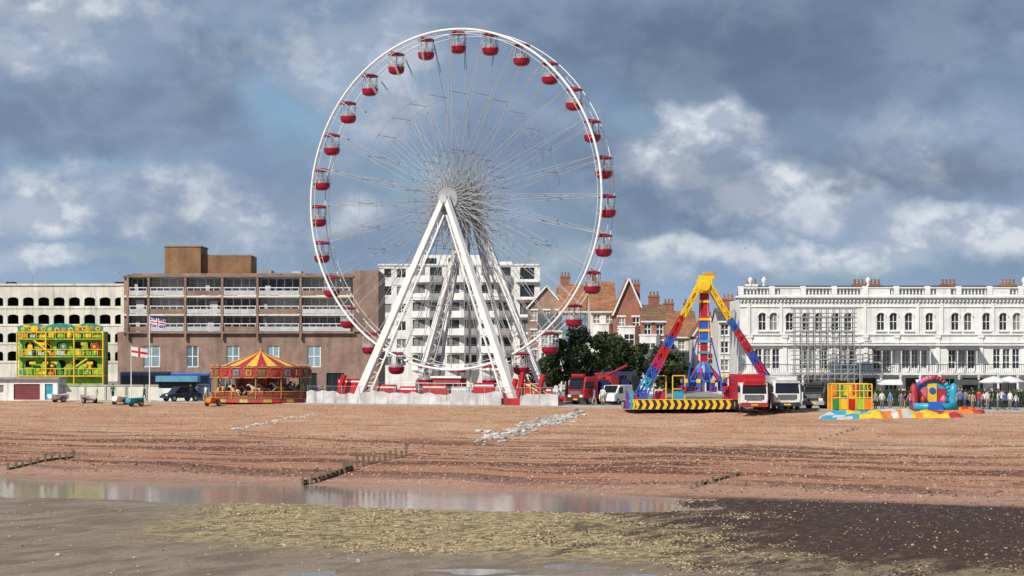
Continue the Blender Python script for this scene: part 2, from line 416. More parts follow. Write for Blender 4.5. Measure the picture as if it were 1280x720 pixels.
def warp(vec,scale,amp,det=5):
    n=tnoise(nt,vmul(nt,vec,(1,1,1.2)),scale,det,.55)
    a=nt.nodes.new('ShaderNodeVectorMath'); a.operation='SUBTRACT'; nt.links.new(n.outputs['Color'],a.inputs[0]); a.inputs[1].default_value=(.5,.5,.5)
    b2=nt.nodes.new('ShaderNodeVectorMath'); b2.operation='MULTIPLY_ADD'; nt.links.new(a.outputs[0],b2.inputs[0]); b2.inputs[1].default_value=(amp,amp,amp*.8); nt.links.new(vec,b2.inputs[2])
    return b2.outputs[0]
vw=warp(v,24,.055,8)
def blob(px,py,rx,ry,wt):
    c=((px-640)/F,1,(440-py)/F); l=math.sqrt(sum(q*q for q in c)); c=tuple(q/l for q in c)
    a=nt.nodes.new('ShaderNodeVectorMath'); a.operation='SUBTRACT'; nt.links.new(vw,a.inputs[0]); a.inputs[1].default_value=c
    m=vmul(nt,a.outputs[0],(F/rx,0,F/ry))
    ln=nt.nodes.new('ShaderNodeVectorMath'); ln.operation='LENGTH'; nt.links.new(m,ln.inputs[0])
    return mth(nt,'MULTIPLY',mrange(nt,ln.outputs['Value'],.35,1.2,1,0),wt)
def total(bl):
    t=None
    for p in bl:
        q=blob(*p); t=q if t is None else mth(nt,'MAXIMUM',t,q)
    return t
n1=tnoise(nt,vmul(nt,v,(1,1,2.0)),8,4,.45).outputs[0]
n2=tnoise(nt,vmul(nt,v,(1,1,1.5)),19,8,.55).outputs[0]
n3=tnoise(nt,vmul(nt,v,(1,1,1.5)),42,7,.58).outputs[0]
base=mixc(nt,mrange(nt,n1,.34,.64),(.165,.232,.350),(.245,.338,.490))
base=mixc(nt,mrange(nt,n2,.46,.62,0,.5),base,(.35,.44,.575))
szv=nt.nodes.new('ShaderNodeSeparateXYZ'); nt.links.new(v,szv.inputs[0])
hor=mrange(nt,szv.outputs[2],.012,.056,1,0)
base=mixc(nt,mth(nt,'MULTIPLY',hor,.7),base,(.32,.46,.64))
dark=total([(930,60,330,70,.8),(1130,210,180,42,.85),(200,130,250,45,.5),(1000,20,500,60,.6),(60,170,280,28,.5),(980,115,300,28,.45)])
base=mixc(nt,mth(nt,'MULTIPLY',dark,mrange(nt,n2,.38,.62,1.,.65)),base,(.122,.170,.262))
br=total([(40,40,150,75,.95),(150,20,100,50,.6),(60,265,105,44,.9),(185,262,100,50,1.),(120,232,130,34,.7),(860,185,115,58,1.),(955,245,125,50,1.),(330,275,140,50,.75),(1230,290,190,42,.8),(890,150,70,30,.85),(450,90,200,110,.42),(820,330,170,24,.7),(1060,320,200,26,.8),(1210,185,170,50,.4),(20,330,140,18,.7),(620,350,120,18,.45)])
brm=mth(nt,'MULTIPLY',br,mrange(nt,n2,.40,.54,.34,1.1),True)
cc=mixc(nt,mrange(nt,n3,.42,.58),(.43,.50,.61),(.73,.77,.82))
base=mixc(nt,brm,base,cc)
bg2=nt.nodes.new('ShaderNodeBackground'); nt.links.new(base,bg2.inputs[0]); bg2.inputs[1].default_value=1.
gap=total([(370,130,90,75,.8),(330,20,120,40,.5),(650,290,160,60,.65),(620,370,170,26,.55),(250,325,170,18,.6),(480,220,120,70,.45),(1100,340,150,14,.5),(100,205,120,16,.5),(760,140,70,50,.4)])
gapm=mth(nt,'MULTIPLY',gap,mrange(nt,n2,.40,.56,1.,.2))
mx=nt.nodes.new('ShaderNodeMixShader'); nt.links.new(gapm,mx.inputs[0]); nt.links.new(bg2.outputs[0],mx.inputs[1]); nt.links.new(bg1.outputs[0],mx.inputs[2])
nt.links.new(mx.outputs[0],out.inputs[0])
scn.view_settings.view_transform='Standard'; scn.view_settings.look='None'; scn.view_settings.exposure=0

# ================================================================ BUILDINGS
# ---- multi storey car park
d=430; x0=X(-70,d); w_=X(160,d)-x0; H=Z(357,d)
t=thing('multi_storey_car_park','cream concrete multi storey car park with wide rounded openings','building',(x0,d,0))
hl=[]; pit=2.55; n=int(w_/pit)
rows=[(445,12),(422,12),(399,12),(377,11)]
for py,hh in rows:
    zc=Z(py,d)
    for i in range(n):
        cx=(i+.5)*w_/n; hl.append((cx-.98,cx+.98,zc-hh*.1423/2,zc+hh*.1423/2,.45))
MB().holed(0,w_,0,H,0,hl,carpark_conc,.5).box(0,w_,8,30,0,H-1.2,interior_shade).box(w_-.4,w_,.5,30,0,H,carpark_conc).box(0,w_-.4,.5,8,H-1.3,H-1.1,carpark_conc).obj('wall',t)  # solid near-black box behind the holes paints in the interior shade
for py,hh in rows: MB().box(.2,w_-.5,.5,8,Z(py,d)-1.25,Z(py,d)-.95,grey).obj('floor',t)
MB().box(-.2,w_+.3,-.25,.6,H,H+.35,carpark_conc).obj('parapet',t)
for py,hh in rows: MB().box(-.1,w_,-.12,-.003,Z(py+8,d)-.1,Z(py+8,d)+.12,carpark_conc).obj('string_course',t)
MB().box(w_-1.2,w_-.2,-.5,-.13,0,H-.2,carpark_conc).obj('pier',t)

# ---- brown brick balcony building
d=300; k=d/F; x0=X(147,d)
def bx(px): return X(px,d)-x0
t=thing('apartment_building','brown brick flats with three tiers of recessed balconies','building',(x0,d,0))
W1=bx(473); zb=Z(415,d)
wins=[(179,200),(233,248),(283,299),(334,349),(384,401)]
hl=[(bx(a),bx(c),Z(459,d),Z(432,d)) for a,c in wins]+[(bx(170+i*34),bx(192+i*34),.3,2.6) for i in range(8)]
wl=MB().holed(0,W1,0,zb,0,hl,brown_brick,.3).box(0,W1,.31,16,0,zb,brown_brick)
wl.box(bx(160),bx(440),1.9,16,zb,Z(341,d),brown_brick)
wl.box(bx(441),W1,-.25,16,zb+.01,Z(338,d),brown_brick)
wl.box(bx(160)-.5,bx(160),0,16,zb,Z(343,d),brown_brick)
wl.obj('wall',t)
for a,c in wins:
    window_mb(bx(c)-bx(a),Z(432,d)-Z(459,d),white_paint,2,2,blueglass,.12).obj('window',t,((bx(a)+bx(c))/2,.2,Z(459,d)))
gw=window_mb(bx(192)-bx(170),2.3,dkmetal,3,1,glass,.08)
multi(gw,'window',t,[((bx(170+i*34)+bx(192+i*34))/2,.2,.3) for i in range(8)])
piers=[160,186,232,278,322,376,440]
fz=[zb, Z(393,d), Z(370,d), Z(345,d)]
for i,zz in enumerate(fz):
    MB().box(bx(160)-.6,bx(440)+.3,-.35 if i else -.5,1.89,zz-.18,zz+.05,brown_brick if i==0 else (cream_render if i<3 else mat('roof_fascia',(.20,.15,.12),.7))).obj('floor_slab' if i<3 else 'roof',t)
for i,(a,c) in enumerate(zip(piers,piers[1:])):
    xa,xc=bx(a),bx(c); wd=xc-xa
    for j in range(3):
        z0,z1=fz[j]+.05,fz[j+1]-.18
        nb=max(3,int(wd/.95))
        window_mb(wd-.35,z1-z0-.02,white_paint,nb,1,paleglass,.15).obj('window',t,((xa+xc)/2,1.75,z0+.01))
        rb=MB().box(xa+.2,xc-.2,-.30,-.24,z0+.05,z0+.62,ltgrey if (i*2+j)%3 else brown_brick)
        m_=int(wd/.9)
        rb.box(xa+.18,xc-.18,-.33,-.22,z0+.92,z0+1.02,white_paint)
        for q in range(m_+1): x=xa+.25+(wd-.5)*q/m_; rb.box(x-.03,x+.03,-.29,-.25,z0+.62,z0+.92,white_paint)
        rb.obj('balcony_railing',t)
        if R_()<.6:
            xx=U(xa+.6,xc-1); MB().box(xx,xx+U(.4,1.0),.5,1.2,z0,z0+U(1.2,1.8),ltgrey).obj('balcony_screen',t)
for p in piers[:-1]:
    x=bx(p); MB().prism([(-.5,zb-.9),(.9,zb-.2),(1.8,zb-.2),(1.8,fz[3]-.2),(-.30,fz[3]-.2)],x-.13,x+.13,brown_brick,'x').obj('pier',t)
MB().box(bx(197),bx(243),6,13,Z(343,d),Z(306,d),tower_brick).box(bx(243)+.01,bx(306),7,14,Z(343,d),Z(316,d),tower_brick).box(bx(196),bx(244),5.9,13.1,Z(306,d),Z(304.5,d),brown_brick).obj('plant_tower',t)
for a,c,pt,mm in ((320,334,336,grey),(360,372,337,ltgrey)):
    MB().box(bx(a),bx(c),5,9,Z(343,d),Z(pt,d),mm).tube((bx(a)+.3,6,Z(pt,d)),(bx(a)+.3,6,Z(pt-6,d)),.05,steel).obj('rooftop_unit',t)

# ---- white modern apartment block
d=350; x0=X(474,d)
t=thing('apartment_block','white rendered six storey block with stepped balconies','building',(x0,d,0))
W1=bx(675); H=Z(332,d); lev=[Z(p,d) for p in (462,440,418,396,374,352)]; fh=lev[1]-lev[0]
hl=[]
for z in lev: hl+=[(bx(480),bx(490),z+.5,z+1.9),(bx(496),bx(508),z+.5,z+1.9),(bx(650),bx(668),z+.35,z+2.05)]
for z in lev:
    for i in range(6): a=516+i*21.5; hl.append((bx(a),bx(a+15),z+.15,z+2.1))
MB().holed(0,W1,0,H,0,hl,white_render,.3).box(0,W1,.31,18,0,H,white_render).box(bx(520),bx(602),2,14,H,Z(318,d),white_render).box(bx(606),bx(640),3,12,H,Z(326,d),white_render).obj('wall',t)
multi(window_mb(bx(484)-bx(474),1.4,white_paint,1,1,glass,.1),'window',t,[((bx(480)+bx(490))/2,.2,z+.5) for z in lev])
multi(window_mb(bx(486)-bx(474),1.4,white_paint,2,1,glass,.1),'window',t,[((bx(496)+bx(508))/2,.2,z+.5) for z in lev])
multi(window_mb(bx(492)-bx(474),1.7,dkmetal,3,1,glass,.1),'window',t,[((bx(650)+bx(668))/2,.2,z+.35) for z in lev])
multi(window_mb(bx(489)-bx(474),1.95,dkmetal,2,1,glass,.1),'balcony_door',t,[(bx(516+i*21.5+7.5),.2,z+.15) for z in lev for i in range(6)])
bal=MB(); bw=bx(474+38)
bal.prism([(0,0),(bw*.62,-2.1),(bw,-.6),(bw,0)],-.12,.10,white_render,'z')
for p,q in (((0.05,0),(bw*.62,-2.1)),((bw*.62,-2.1),(bw,-.6)),((bw,-.6),(bw,-.01))):
    bal.beam((p[0],p[1]+.04,.48),(q[0],q[1]+.04,.48),.1,.75,white_render)
    bal.beam((p[0],p[1]+.04,1.05),(q[0],q[1]+.04,1.05),.05,.05,steel)
locs=[]
for j,z in enumerate(lev):
    for i in range(3): locs.append((bx(514+i*43),-.01,z))
multi(bal,'balcony',t,locs)
for j,z in enumerate(lev): MB().box(bx(645),bx(674),-.7,-.01,z-.1,z+.1,white_render).obj('ledge',t)
MB().box(-.1,W1+.1,-.15,.2,H,H+.25,white_render).obj('parapet',t)
for a in (530,560): MB().box(bx(a),bx(a+15),1.95,1.98,H+.3,Z(322,d),glass).obj('window',t)
for px in (536,566,590): MB().tube((bx(px),6,Z(318,d)),(bx(px),6,Z(306,d)),.06,steel).tube((bx(px)-.6,6,Z(309,d)),(bx(px)+.6,6,Z(309,d)),.03,steel).obj('aerial',t)

# ---- old houses
def chimney_mb(w=1.0,h=1.6,m=red_brick,n=3):
    b=MB().box(-w/2,w/2,-.4,.4,-1.5,h,m).box(-w/2-.08,w/2+.08,-.48,.48,h-.25,h-.05,m)
    for i in range(n): x=-w/2+w*(i+.5)/n; b.lathe([(.13,0),(.11,.5),(.14,.52)],orange_tile,8,(x,0,h))
    return b
def house(px0,px1,d,pe,pr,style,wm_,rm,cols,label,bay=False,chim=(),dep=9,rz=0,fl=4,winw=.95):
    x0=X(px0,d); w=X(px1,d)-x0; H=Z(pe,d); Rg=Z(pr,d)
    t=thing('terraced_house',label,'house',(x0,d,0),rz)
    fh=min(2.9,(H-.3)/fl); hl=[]; wl=[]
    for j in range(fl):
        zt=H-.45-j*fh
        if zt-1.5<.2: break
        for i in range(cols):
            cx=(i+.5)*w/cols; hl.append((cx-winw/2,cx+winw/2,zt-1.45,zt)); wl.append((cx,.17,zt-1.45))
    b=MB().holed(0,w,0,H,0,hl,wm_,.25).box(0,w,.26,dep,0,H,wm_)
    if style=='front': b.prism([(0,H),(w,H),(w/2,Rg-.15)],0.0,dep-.01,wm_,'y')
    b.obj('wall',t)
    multi(window_mb(winw,1.45,white_paint,2,2,glass,.09),'window',t,wl)
    multi(MB().box(-winw/2-.12,winw/2+.12,-.12,-.003,-.12,0,white_paint),'sill',t,[(a,0,c) for a,_,c in wl])
    multi(MB().box(-winw/2-.12,winw/2+.12,-.06,-.003,1.46,1.66,white_paint),'lintel',t,[(a,0,c) for a,_,c in wl])
    r=MB(); th=.16
    if style=='front':
        for sgn,xe in ((-1,-.25),(1,w+.25)):
            r.prism([(w/2,Rg),(xe,H-.2),(xe,H-.2-th),(w/2,Rg-th*1.2)],-.3,dep+.2,rm,'y')
            r.beam((w/2,-.34,Rg-.05),(xe,-.34,H-.25),.08,.2,white_paint)
    else:
        r.prism([(-.3,H-.05),(dep/2,Rg),(dep+.3,H-.05),(dep+.3,H-.05-th),(dep/2,Rg-th*1.3),(-.3,H-.05-th)],-.12,w+.12,rm,'x')
        r.prism([(0,H-.25),(dep/2,Rg-.2),(dep,H-.25)],0.01,w-.01,wm_,'x')
        r.box(-.1,w+.1,-.38,-.28,H-.3,H-.12,white_paint)
    r.obj('roof',t)
    if bay:
        for cx in bay:
            cx=cx*w; bb=MB(); hw=1.35
            bb.prism([(cx-hw,-.003),(cx-hw*.55,-.9),(cx+hw*.55,-.9),(cx+hw,-.003)],0,H-fh*.9,white_render,'z')
            bb.prism([(cx-hw-.1,-.004),(cx-hw*.6,-1.0),(cx+hw*.6,-1.0),(cx+hw+.1,-.004)],H-fh*.9,H-fh*.9+.2,white_paint,'z')
            bb.obj('bay',t)
            for j in range(1,fl):
                zt=H-.45-j*fh-.3
                if zt<1.6: break
                window_mb(hw*1.05,1.5,white_paint,2,2,glass,.09).obj('window',t,(cx,-.93,zt-1.4))
    for (u,vv,n) in chim:
        zz=Rg-.2 if style=='side' else H+(Rg-H)*(1-abs(u-.5)*2)
        chimney_mb(.5+.3*n,1.5,red_brick,n).obj('chimney',t,(u*w,vv*dep,zz-.1))
    return t
house(660,706,345,384,357,'front',brown_brick,brown_tile,3,'brown brick house with weathered brown tiled gable roof',chim=[(.85,.4,2)])
house(700,740,336,388,354,'side',cream_render,orange_tile,3,'pale house with orange tiled roof behind blue netted scaffolding',chim=[(.2,.5,3)],fl=5,dep=14)
house(738,770,322,388,350,'side',cream_render,orange_tile,2,'tall cream house with steep orange tiled roof',chim=[(.2,.5,2)],fl=5,bay=[.5],dep=14)
house(768,804,316,392,347,'front',red_brick,orange_tile,2,'red brick gabled house with white window surrounds',bay=[.5],chim=[(.72,.5,4)],fl=5)
house(802,832,312,400,380,'side',red_brick,brown_tile,2,'red brick house with white bay windows and brown roof',bay=[.35],chim=[(.6,.5,3)],fl=4)
house(832,872,330,420,388,'side',cream_render,orange_tile,3,'cream house with long orange tiled roof',chim=[(.2,.5,3),(.8,.5,2)],fl=4,dep=14)
house(868,900,320,418,392,'front',cream_render,brown_tile,2,'cream rendered house with brown gabled roof',chim=[(.8,.5,2)],fl=4,bay=[.5])
house(898,930,300,400,384,'side',cream_render,slate_tile,2,'off white rendered house beside the grand terrace',chim=[(.5,.5,3)],fl=4)
house(674,702,318,412,392,'side',white_render,slate_tile,2,'low white rendered house with slate roof',fl=3)
house(776,832,300,446,436,'side',white_render,slate_tile,4,'low white shop building with slate roof',fl=2)

# ---- scaffolding
def scaffold(name_label,loc,w,h,dep,nb,nl,net=None):
    t=thing('scaffolding',name_label,'scaffolding',loc)
    b=MB()
    for i in range(nb+1):
        x=w*i/nb
        for y in (0,dep): b.tube((x,y,0),(x,y,h+.9),.055,grey,5)
    for j in range(1,nl+1):
        z=h*j/nl
        for y in (0,dep):
            b.tube((-.3,y,z),(w+.3,y,z),.05,grey,5); b.tube((-.3,y,z+.9),(w+.3,y,z+.9),.045,grey,5); b.tube((-.3,y,z+.45),(w+.3,y,z+.45),.04,grey,5)
        for i in range(nb+1): b.tube((w*i/nb,-.2,z),(w*i/nb,dep+.2,z),.04,steel,5)
    for i in range(nb): b.tube((w*i/nb,-.05,h*(i%nl)/nl),(w*(i+1)/nb,-.05,h*(i%nl+1)/nl),.04,grey,5)
    b.obj('pole_frame',t)
    multi(MB().box(0,w,.1,dep-.1,.03,.12,mat('scaffold_board',(.30,.24,.17),.85)),'deck',t,[(0,0,h*j/nl) for j in range(1,nl+1)])
    if net: MB().box(0,w,-.09,-.07,h*.35,h+.6,net).obj('netting',t)
    return t
scaffold('steel scaffolding with board decks in front of the white terrace',(X(994,246),246,.12),X(1068,246)-X(994,246),Z(396,246)-.2,1.3,9,6)
scaffold('scaffolding wrapped in blue netting on a pale house',(X(703,332),332,.1),X(745,332)-X(703,332),Z(400,332),1.2,4,6,mat('blue_netting',(.22,.33,.42),.8,var=.5,scale=.8,alpha=.75))

# ---- white terrace
d=252; x0=X(925,d)
t=thing('terrace_building','long ornate white stucco terrace with arched upper windows','building',(x0,d,0))
Wt=bx(1470); zc=Z(374,d)
hl=[];A=[];Bw=[];G=[]
up=[953,967,987,1008,1024,1044,1060,1101,1117,1136,1162,1194,1210,1233,1254,1271,1300,1325,1350,1380,1410,1440]
lo=[948,959,970,1004,1016,1030,1054,1066,1096,1108,1132,1143,1154,1190,1202,1214,1246,1258,1270,1300,1325,1350,1380,1410,1440]
for p in up:
    cx=bx(p); hl.append((cx-.40,cx+.40,Z(413,d),Z(391,d),1.0)); A.append((cx,.2,Z(413,d)))
for p in lo:
    cx=bx(p); hl.append((cx-.38,cx+.38,Z(461,d),Z(436,d))); Bw.append((cx,.2,Z(461,d)))
gl_=[(950,24),(983,14),(1012,26),(1048,20),(1082,26),(1114,16),(1146,28),(1184,20),(1216,26),(1256,30),(1300,24),(1350,24),(1400,24)]
for p,wpx in gl_:
    cx=bx(p); ww=wpx*d/F/2; hl.append((cx-ww,cx+ww,.15,2.5)); G.append((cx,ww*2))
MB().holed(0,Wt,0,zc,0,hl,white_render,.28).box(0,Wt,.29,12,0,zc,white_render).obj('wall',t)
multi(window_mb(.80,Z(391,d)-Z(413,d),white_paint,2,2,glass,.06),'window',t,A)
multi(window_mb(.76,Z(436,d)-Z(461,d),white_paint,2,3,glass,.06),'window',t,Bw)
for cx,ww in G: window_mb(ww,2.35,white_paint if ww<2.1 else dkmetal,3,1,glass,.08).obj('window',t,(cx,.2,.15))
hood=MB()
for s_ in range(8):
    a=math.pi*s_/8; c=math.pi*(s_+1)/8
    hood.beam((.50*math.cos(a),-.05,.50*math.sin(a)),(.50*math.cos(c),-.05,.50*math.sin(c)),.10,.12,white_paint)
multi(hood,'hood_mould',t,[(a[0],0,Z(391,d)-.42) for a in A])
multi(MB().box(-.56,.56,-.2,-.003,-.14,0,white_paint),'sill',t,[(a[0],0,a[2]) for a in A])
for z,hh,pr in ((zc-.05,.18,.30),(zc+.15,.20,.50),(Z(384,d),.14,.12),(Z(419,d),.16,.15),(Z(432,d),.16,.35),(Z(430,d)+.1,.1,.22),(Z(466,d),.14,.2)):
    MB().box(-pr,Wt+.1,-pr,-.003,z,z+hh,white_paint).obj('cornice',t)
de=MB(); x=0
while x<Wt: de.box(x,x+.16,-.26,-.004,zc-.28,zc-.06,white_paint); x+=.38
de.obj('dentil_course',t)['kind']='stuff'
ba=MB(); z0=zc+.351; z1=Z(359,d); ba.box(-.2,Wt,-.25,.15,z0,z0+.12,white_paint).box(-.25,Wt,-.28,.2,z1-.12,z1,white_paint)
x=0
i=0
solid=[(bx(975),bx(1000)),(bx(1075),bx(1112)),(bx(1170),bx(1188)),(bx(1240),bx(1262))]
for a,c in solid: ba.box(a,c,-.2,.1,z0+.121,z1-.121,white_render)
while x<Wt:
    if i%9==0: ba.box(x-.2,x+.35,-.3,.22,z0+.121,z1+.12,white_paint)
    elif not any(a-.1<x<c+.1 for a,c in solid): ba.lathe([(.05,.12),(.10,.3),(.05,.5),(.07,z1-z0-.12)],white_paint,6,(x,-.05,z0))
    x+=.36; i+=1
ba.obj('balustrade',t)
pil=MB().box(-.22,.22,-.12,-.003,0,Z(421,d)-Z(466,d),white_paint).box(-.3,.3,-.2,-.003,Z(421,d)-Z(466,d)-.25,Z(421,d)-Z(466,d)-.01,white_paint)
pp=[937,981,1042,1082,1121,1172,1226,1282,1340,1400]
multi(pil,'pilaster',t,[(bx(p),0,Z(466,d)+.15) for p in pp])
pil2=MB().box(-.16,.16,-.1,-.004,0,zc-.3-Z(417,d),white_paint)
multi(pil2,'pilaster',t,[(bx(p-1),0,Z(417,d)) for p in (937,977,1082,1148,1178,1242,1286,1340,1400)])
MB().box(0,Wt,-1.5,-.21,Z(466,d)-.18,Z(466,d)-.02,white_render).obj('balcony',t)
vr=MB(); zz=Z(466,d)-.02; vr.box(0,Wt,-1.47,-1.42,zz+.85,zz+.92,dkmetal); x=0
while x<Wt: vr.box(x,x+.035,-1.46,-1.43,zz,zz+.85,dkmetal); x+=.22
vr.obj('railing',t)
multi(MB().lathe([(.2,0),(.2,.2),(.13,.25),(.11,2.55),(.2,2.65),(.2,Z(466,d)-.2)],white_paint,10),'column',t,[(bx(929+i*24.3),-1.25,0) for i in range(22)])
for a,c in ((1088,1160),(1182,1222)):
    MB().prism([(-.21,Z(433,d)),(-1.5,Z(437,d)),(-1.5,Z(437,d)-.1),(-.21,Z(433,d)-.12)],bx(a),bx(c),slate_tile,'x').obj('verandah_canopy',t)
    q=a
    while q<=c: MB().tube((bx(q),-1.42,zz),(bx(q),-1.42,Z(437,d)-.08),.05,white_paint,8).obj('verandah_post',t); q+=12
urn=MB().lathe([(.0,0),(.22,0),(.1,.15),(.1,.25),(.28,.55),(.24,.75),(.12,.85),(.0,1.0)],white_paint,10)
multi(urn,'urn_finial',t,[(bx(p),-.03,z1+.12) for p in (938,955,1085,1280)],smooth=True)
for p,n_ in ((945,3),(1084,4),(1100,4),(1196,4),(1272,4),(1340,4)):
    chimney_mb(1.6 if n_>3 else 1.2,.55,tower_brick if p!=945 else white_render,n_).obj('chimney',t,(bx(p),5,z1-.1))
MB().prism([(1,zc),(6,z1+.35),(11,zc)],.5,Wt-.5,slate_tile,'x').obj('roof',t)
for p,mm in ((1108,white_paint),(1157,white_paint),(1205,mat('dark_awning',(.05,.07,.06),.8))):
    MB().prism([(-1.52,2.35),(-2.5,1.95),(-2.5,1.8),(-1.52,2.25)],bx(p)-1.3,bx(p)+1.3,mm,'x').obj('awning',t)

# ---- left promenade sheds
d=258; x0=X(-40,d)
t=thing('beach_kiosk','low white promenade kiosk with brown red roller shutter','kiosk',(x0,d,0))
Wk=bx(72)
MB().holed(0,Wk,0,Z(474,d),0,[(bx(17),bx(50),.1,Z(480,d)),(bx(-20),bx(5),.8,Z(481,d)),(bx(56),bx(66),.1,Z(480,d))],white_render,.25).box(0,Wk,.26,5,0,Z(474,d),white_render).obj('wall',t)
sh=MB(); z=.1
while z<Z(480,d)-.05: sh.box(bx(17),bx(50),.14,.2,z,z+.11,mat('maroon_shutter',(.20,.05,.05),.5)); z+=.125
sh.obj('shutter',t)
MB().box(bx(56),bx(66),.15,.2,.1,Z(480,d),cyan).obj('door',t)
window_mb(bx(5)-bx(-20),Z(481,d)-.8,white_paint,3,1,glass).obj('window',t,((bx(5)+bx(-20))/2,.15,.8))
MB().box(-.2,Wk+.2,-.4,5.2,Z(474,d),Z(472,d),grey).obj('roof',t)
t=thing('sea_wall','low cream rendered promenade wall with coping','wall',(X(72,260),259,0))
Lw=X(262,260)-X(72,260)
wb=MB().box(0.05,Lw,0,.35,0,1.55,cream_render); wb.obj('wall',t)
MB().box(0,Lw,-.08,.43,1.55,1.7,concrete).obj('coping',t)
for i in range(7):
    MB().box(.8+i*2.2,1.0+i*2.2,-.1,-.003,0,1.54,concrete).obj('buttress',t)

# ================================================================ FAIR RIDES
# ---- ferris wheel
HZ=20.4; RW=16.95; NG=28; HWD=1.3
WA=math.radians(30)
t=thing('ferris_wheel','tall white ferris wheel with red gondolas on splayed legs','ferris wheel',(-5.4,242,0),-WA)
for yy,ra in ((-HWD,.12),(HWD,.05)):
    r=MB().torus(RW,ra,white_paint,(0,yy,HZ),168,8).torus(RW-.45,.024,white_paint,(0,yy,HZ),168,5)
    for i in range(NG*2):
        a=math.pi*i/NG
        r.tube((math.sin(a)*(RW-.45),yy,HZ+math.cos(a)*(RW-.45)),(math.sin(a)*RW,yy,HZ+math.cos(a)*RW),.02,white_paint,4)
    r.obj('rim',t,smooth=True)
for i in range(NG):
    a=2*math.pi*(i)/NG; s_,c_=math.sin(a),math.cos(a); b=MB()
    for yy in (-1,1):
        for da,hr in ((-.5,.95),(.5,.95)):
            aa=a+da; b.tube((math.sin(aa)*hr,yy*1.9,HZ+math.cos(aa)*hr),(s_*(RW-.1),yy*HWD,HZ+c_*(RW-.1)),.033,spokemat,5)
        for sg in (-1,1):
            b.tube((math.sin(a+sg*1.4)*1.05,yy*1.95,HZ+math.cos(a+sg*1.4)*1.05),(s_*5.0,yy*1.0,HZ+c_*5.0),.028,spokemat,4)
            b.tube((math.sin(a+sg*.9)*1.2,yy*1.5,HZ+math.cos(a+sg*.9)*1.2),(s_*3.2,yy*.6,HZ+c_*3.2),.035,spokemat,4)
    for rr in (5.0,10.8):
        b.tube((s_*rr,-1.7,HZ+c_*rr),(s_*rr,1.7,HZ+c_*rr),.03,spokemat,5)
    b.tube((s_*RW,-HWD,HZ+c_*RW),(s_*RW,HWD,HZ+c_*RW),.045,white_paint,6)
    b.obj('spoke',t)
hb=MB()
hb.tube((0,-2.8,HZ),(0,2.8,HZ),.36,steel,16)
for yy in (-1.9,1.9): hb.tube((0,yy-.12,HZ),(0,yy+.12,HZ),1.15,grey,28)
hb.tube((0,-1.7,HZ),(0,1.7,HZ),.8,grey,20)
hb.obj('hub',t)
b=MB()
for yy in (-1.6,1.6): b.torus(10.8,.016,spokemat,(0,yy,HZ),84,4)
b.obj('bracing_ring',t)
gb=MB()
gb.lathe([(0,-2.25),(.40,-2.23),(.68,-2.10),(.82,-1.86),(.84,-1.56),(.86,-1.50),(.78,-1.49),(.70,-1.8),(.3,-2.05),(0,-2.05)],gondred,16)
cn=MB().lathe([(0,.06),(.30,.03),(.64,-.08),(.86,-.20),(.86,-.30),(.78,-.27),(.4,-.15),(0,-.10)],gondred,16)
palegl=mat('pale_clear_panel',(.55,.58,.60),.25,alpha=.30)
fr=MB()
for i in range(8):
    a=2*math.pi*(i+.5)/8; fr.tube((.80*math.cos(a),.80*math.sin(a),-1.50),(.79*math.cos(a),.79*math.sin(a),-.24),.024,ltgrey,5)
fr.torus(.82,.02,ltgrey,(0,0,-1.1),20,4,'z')
fr.tube((0,0,-2.05),(0,0,0),.05,ltgrey,6)
gl=MB().lathe([(.79,-1.50),(.79,-1.10)],palegl,16)
st=MB().lathe([(.25,-1.9),(.60,-1.7),(.66,-1.3),(.60,-1.27),(.5,-1.55),(.25,-1.6)],grey,12)
hg=MB().tube((0,-HWD,0),(0,HWD,0),.045,steel,6)
for sgn in (-1,1): hg.tube((0,sgn*.95,0),(0,sgn*.7,-.3),.035,steel,5)
gbm,cnm,frm,stm,glm,hgm=[m.mesh(n) for m,n in ((gb,'basket'),(cn,'canopy'),(fr,'window_frame'),(st,'seat'),(gl,'clear_panel'),(hg,'hanger'))]
for m in (gbm,cnm,stm,glm): m.polygons.foreach_set('use_smooth',[True]*len(m.polygons))
for i in range(NG):
    a=2*math.pi*i/NG
    g=place('gondola',hgm,t,(math.sin(a)*(RW-.05),0,HZ+math.cos(a)*(RW-.05)))
    for nm,me in (('basket',gbm),('canopy',cnm),('window_frame',frm),('seat',stm),('clear_panel',glm)): place(nm,me,g)
for yy,b_,fx in ((-2.5,-4.6,9.2),(2.5,4.4,7.8)):
    for xx in (-fx,fx):
        sg=math.copysign(1,xx)
        l=MB(); l.beam((.05*sg,yy,HZ+.3),(xx,b_,.25),.50,.50,white_paint,.74,.74)
        l.beam((sg*.15,yy*.98,HZ-1.6),(xx-sg*1.25,b_*.97,.3),.17,.17,white_paint)
        for k_ in range(13):
            f0=.08+.07*k_
            A_=Vector((.05*sg,yy,HZ+.3)); B_=Vector((xx,b_,.25)); C_=Vector((sg*.15,yy*.98,HZ-1.6)); D_=Vector((xx-sg*1.25,b_*.97,.3))
            l.tube(A_.lerp(B_,f0),C_.lerp(D_,f0),.05,white_paint,5); l.tube(C_.lerp(D_,f0),A_.lerp(B_,f0+.07),.04,white_paint,5)
        l.obj('support_leg',t,bevel=.03)
    hd=MB().tube((0,yy-.4,HZ),(0,yy+.4,HZ),.42,ltgrey,16); hd.obj('bearing_head',t)
for sx_ in (-1,1):
    MB().beam((sx_*.3,2.45,HZ-.6),(sx_*2.6,6.8,.3),.24,.24,ltgrey).obj('stay_strut',t)
    MB().beam((sx_*.3,2.0,HZ-1.6),(sx_*4.8,3.4,.3),.20,.20,ltgrey).obj('stay_strut',t)
pf=MB().box(-12,12,-4.2,5.6,.08,.32,steel)
pf.box(-11.5,11.5,-.9,.9,.33,.6,red)
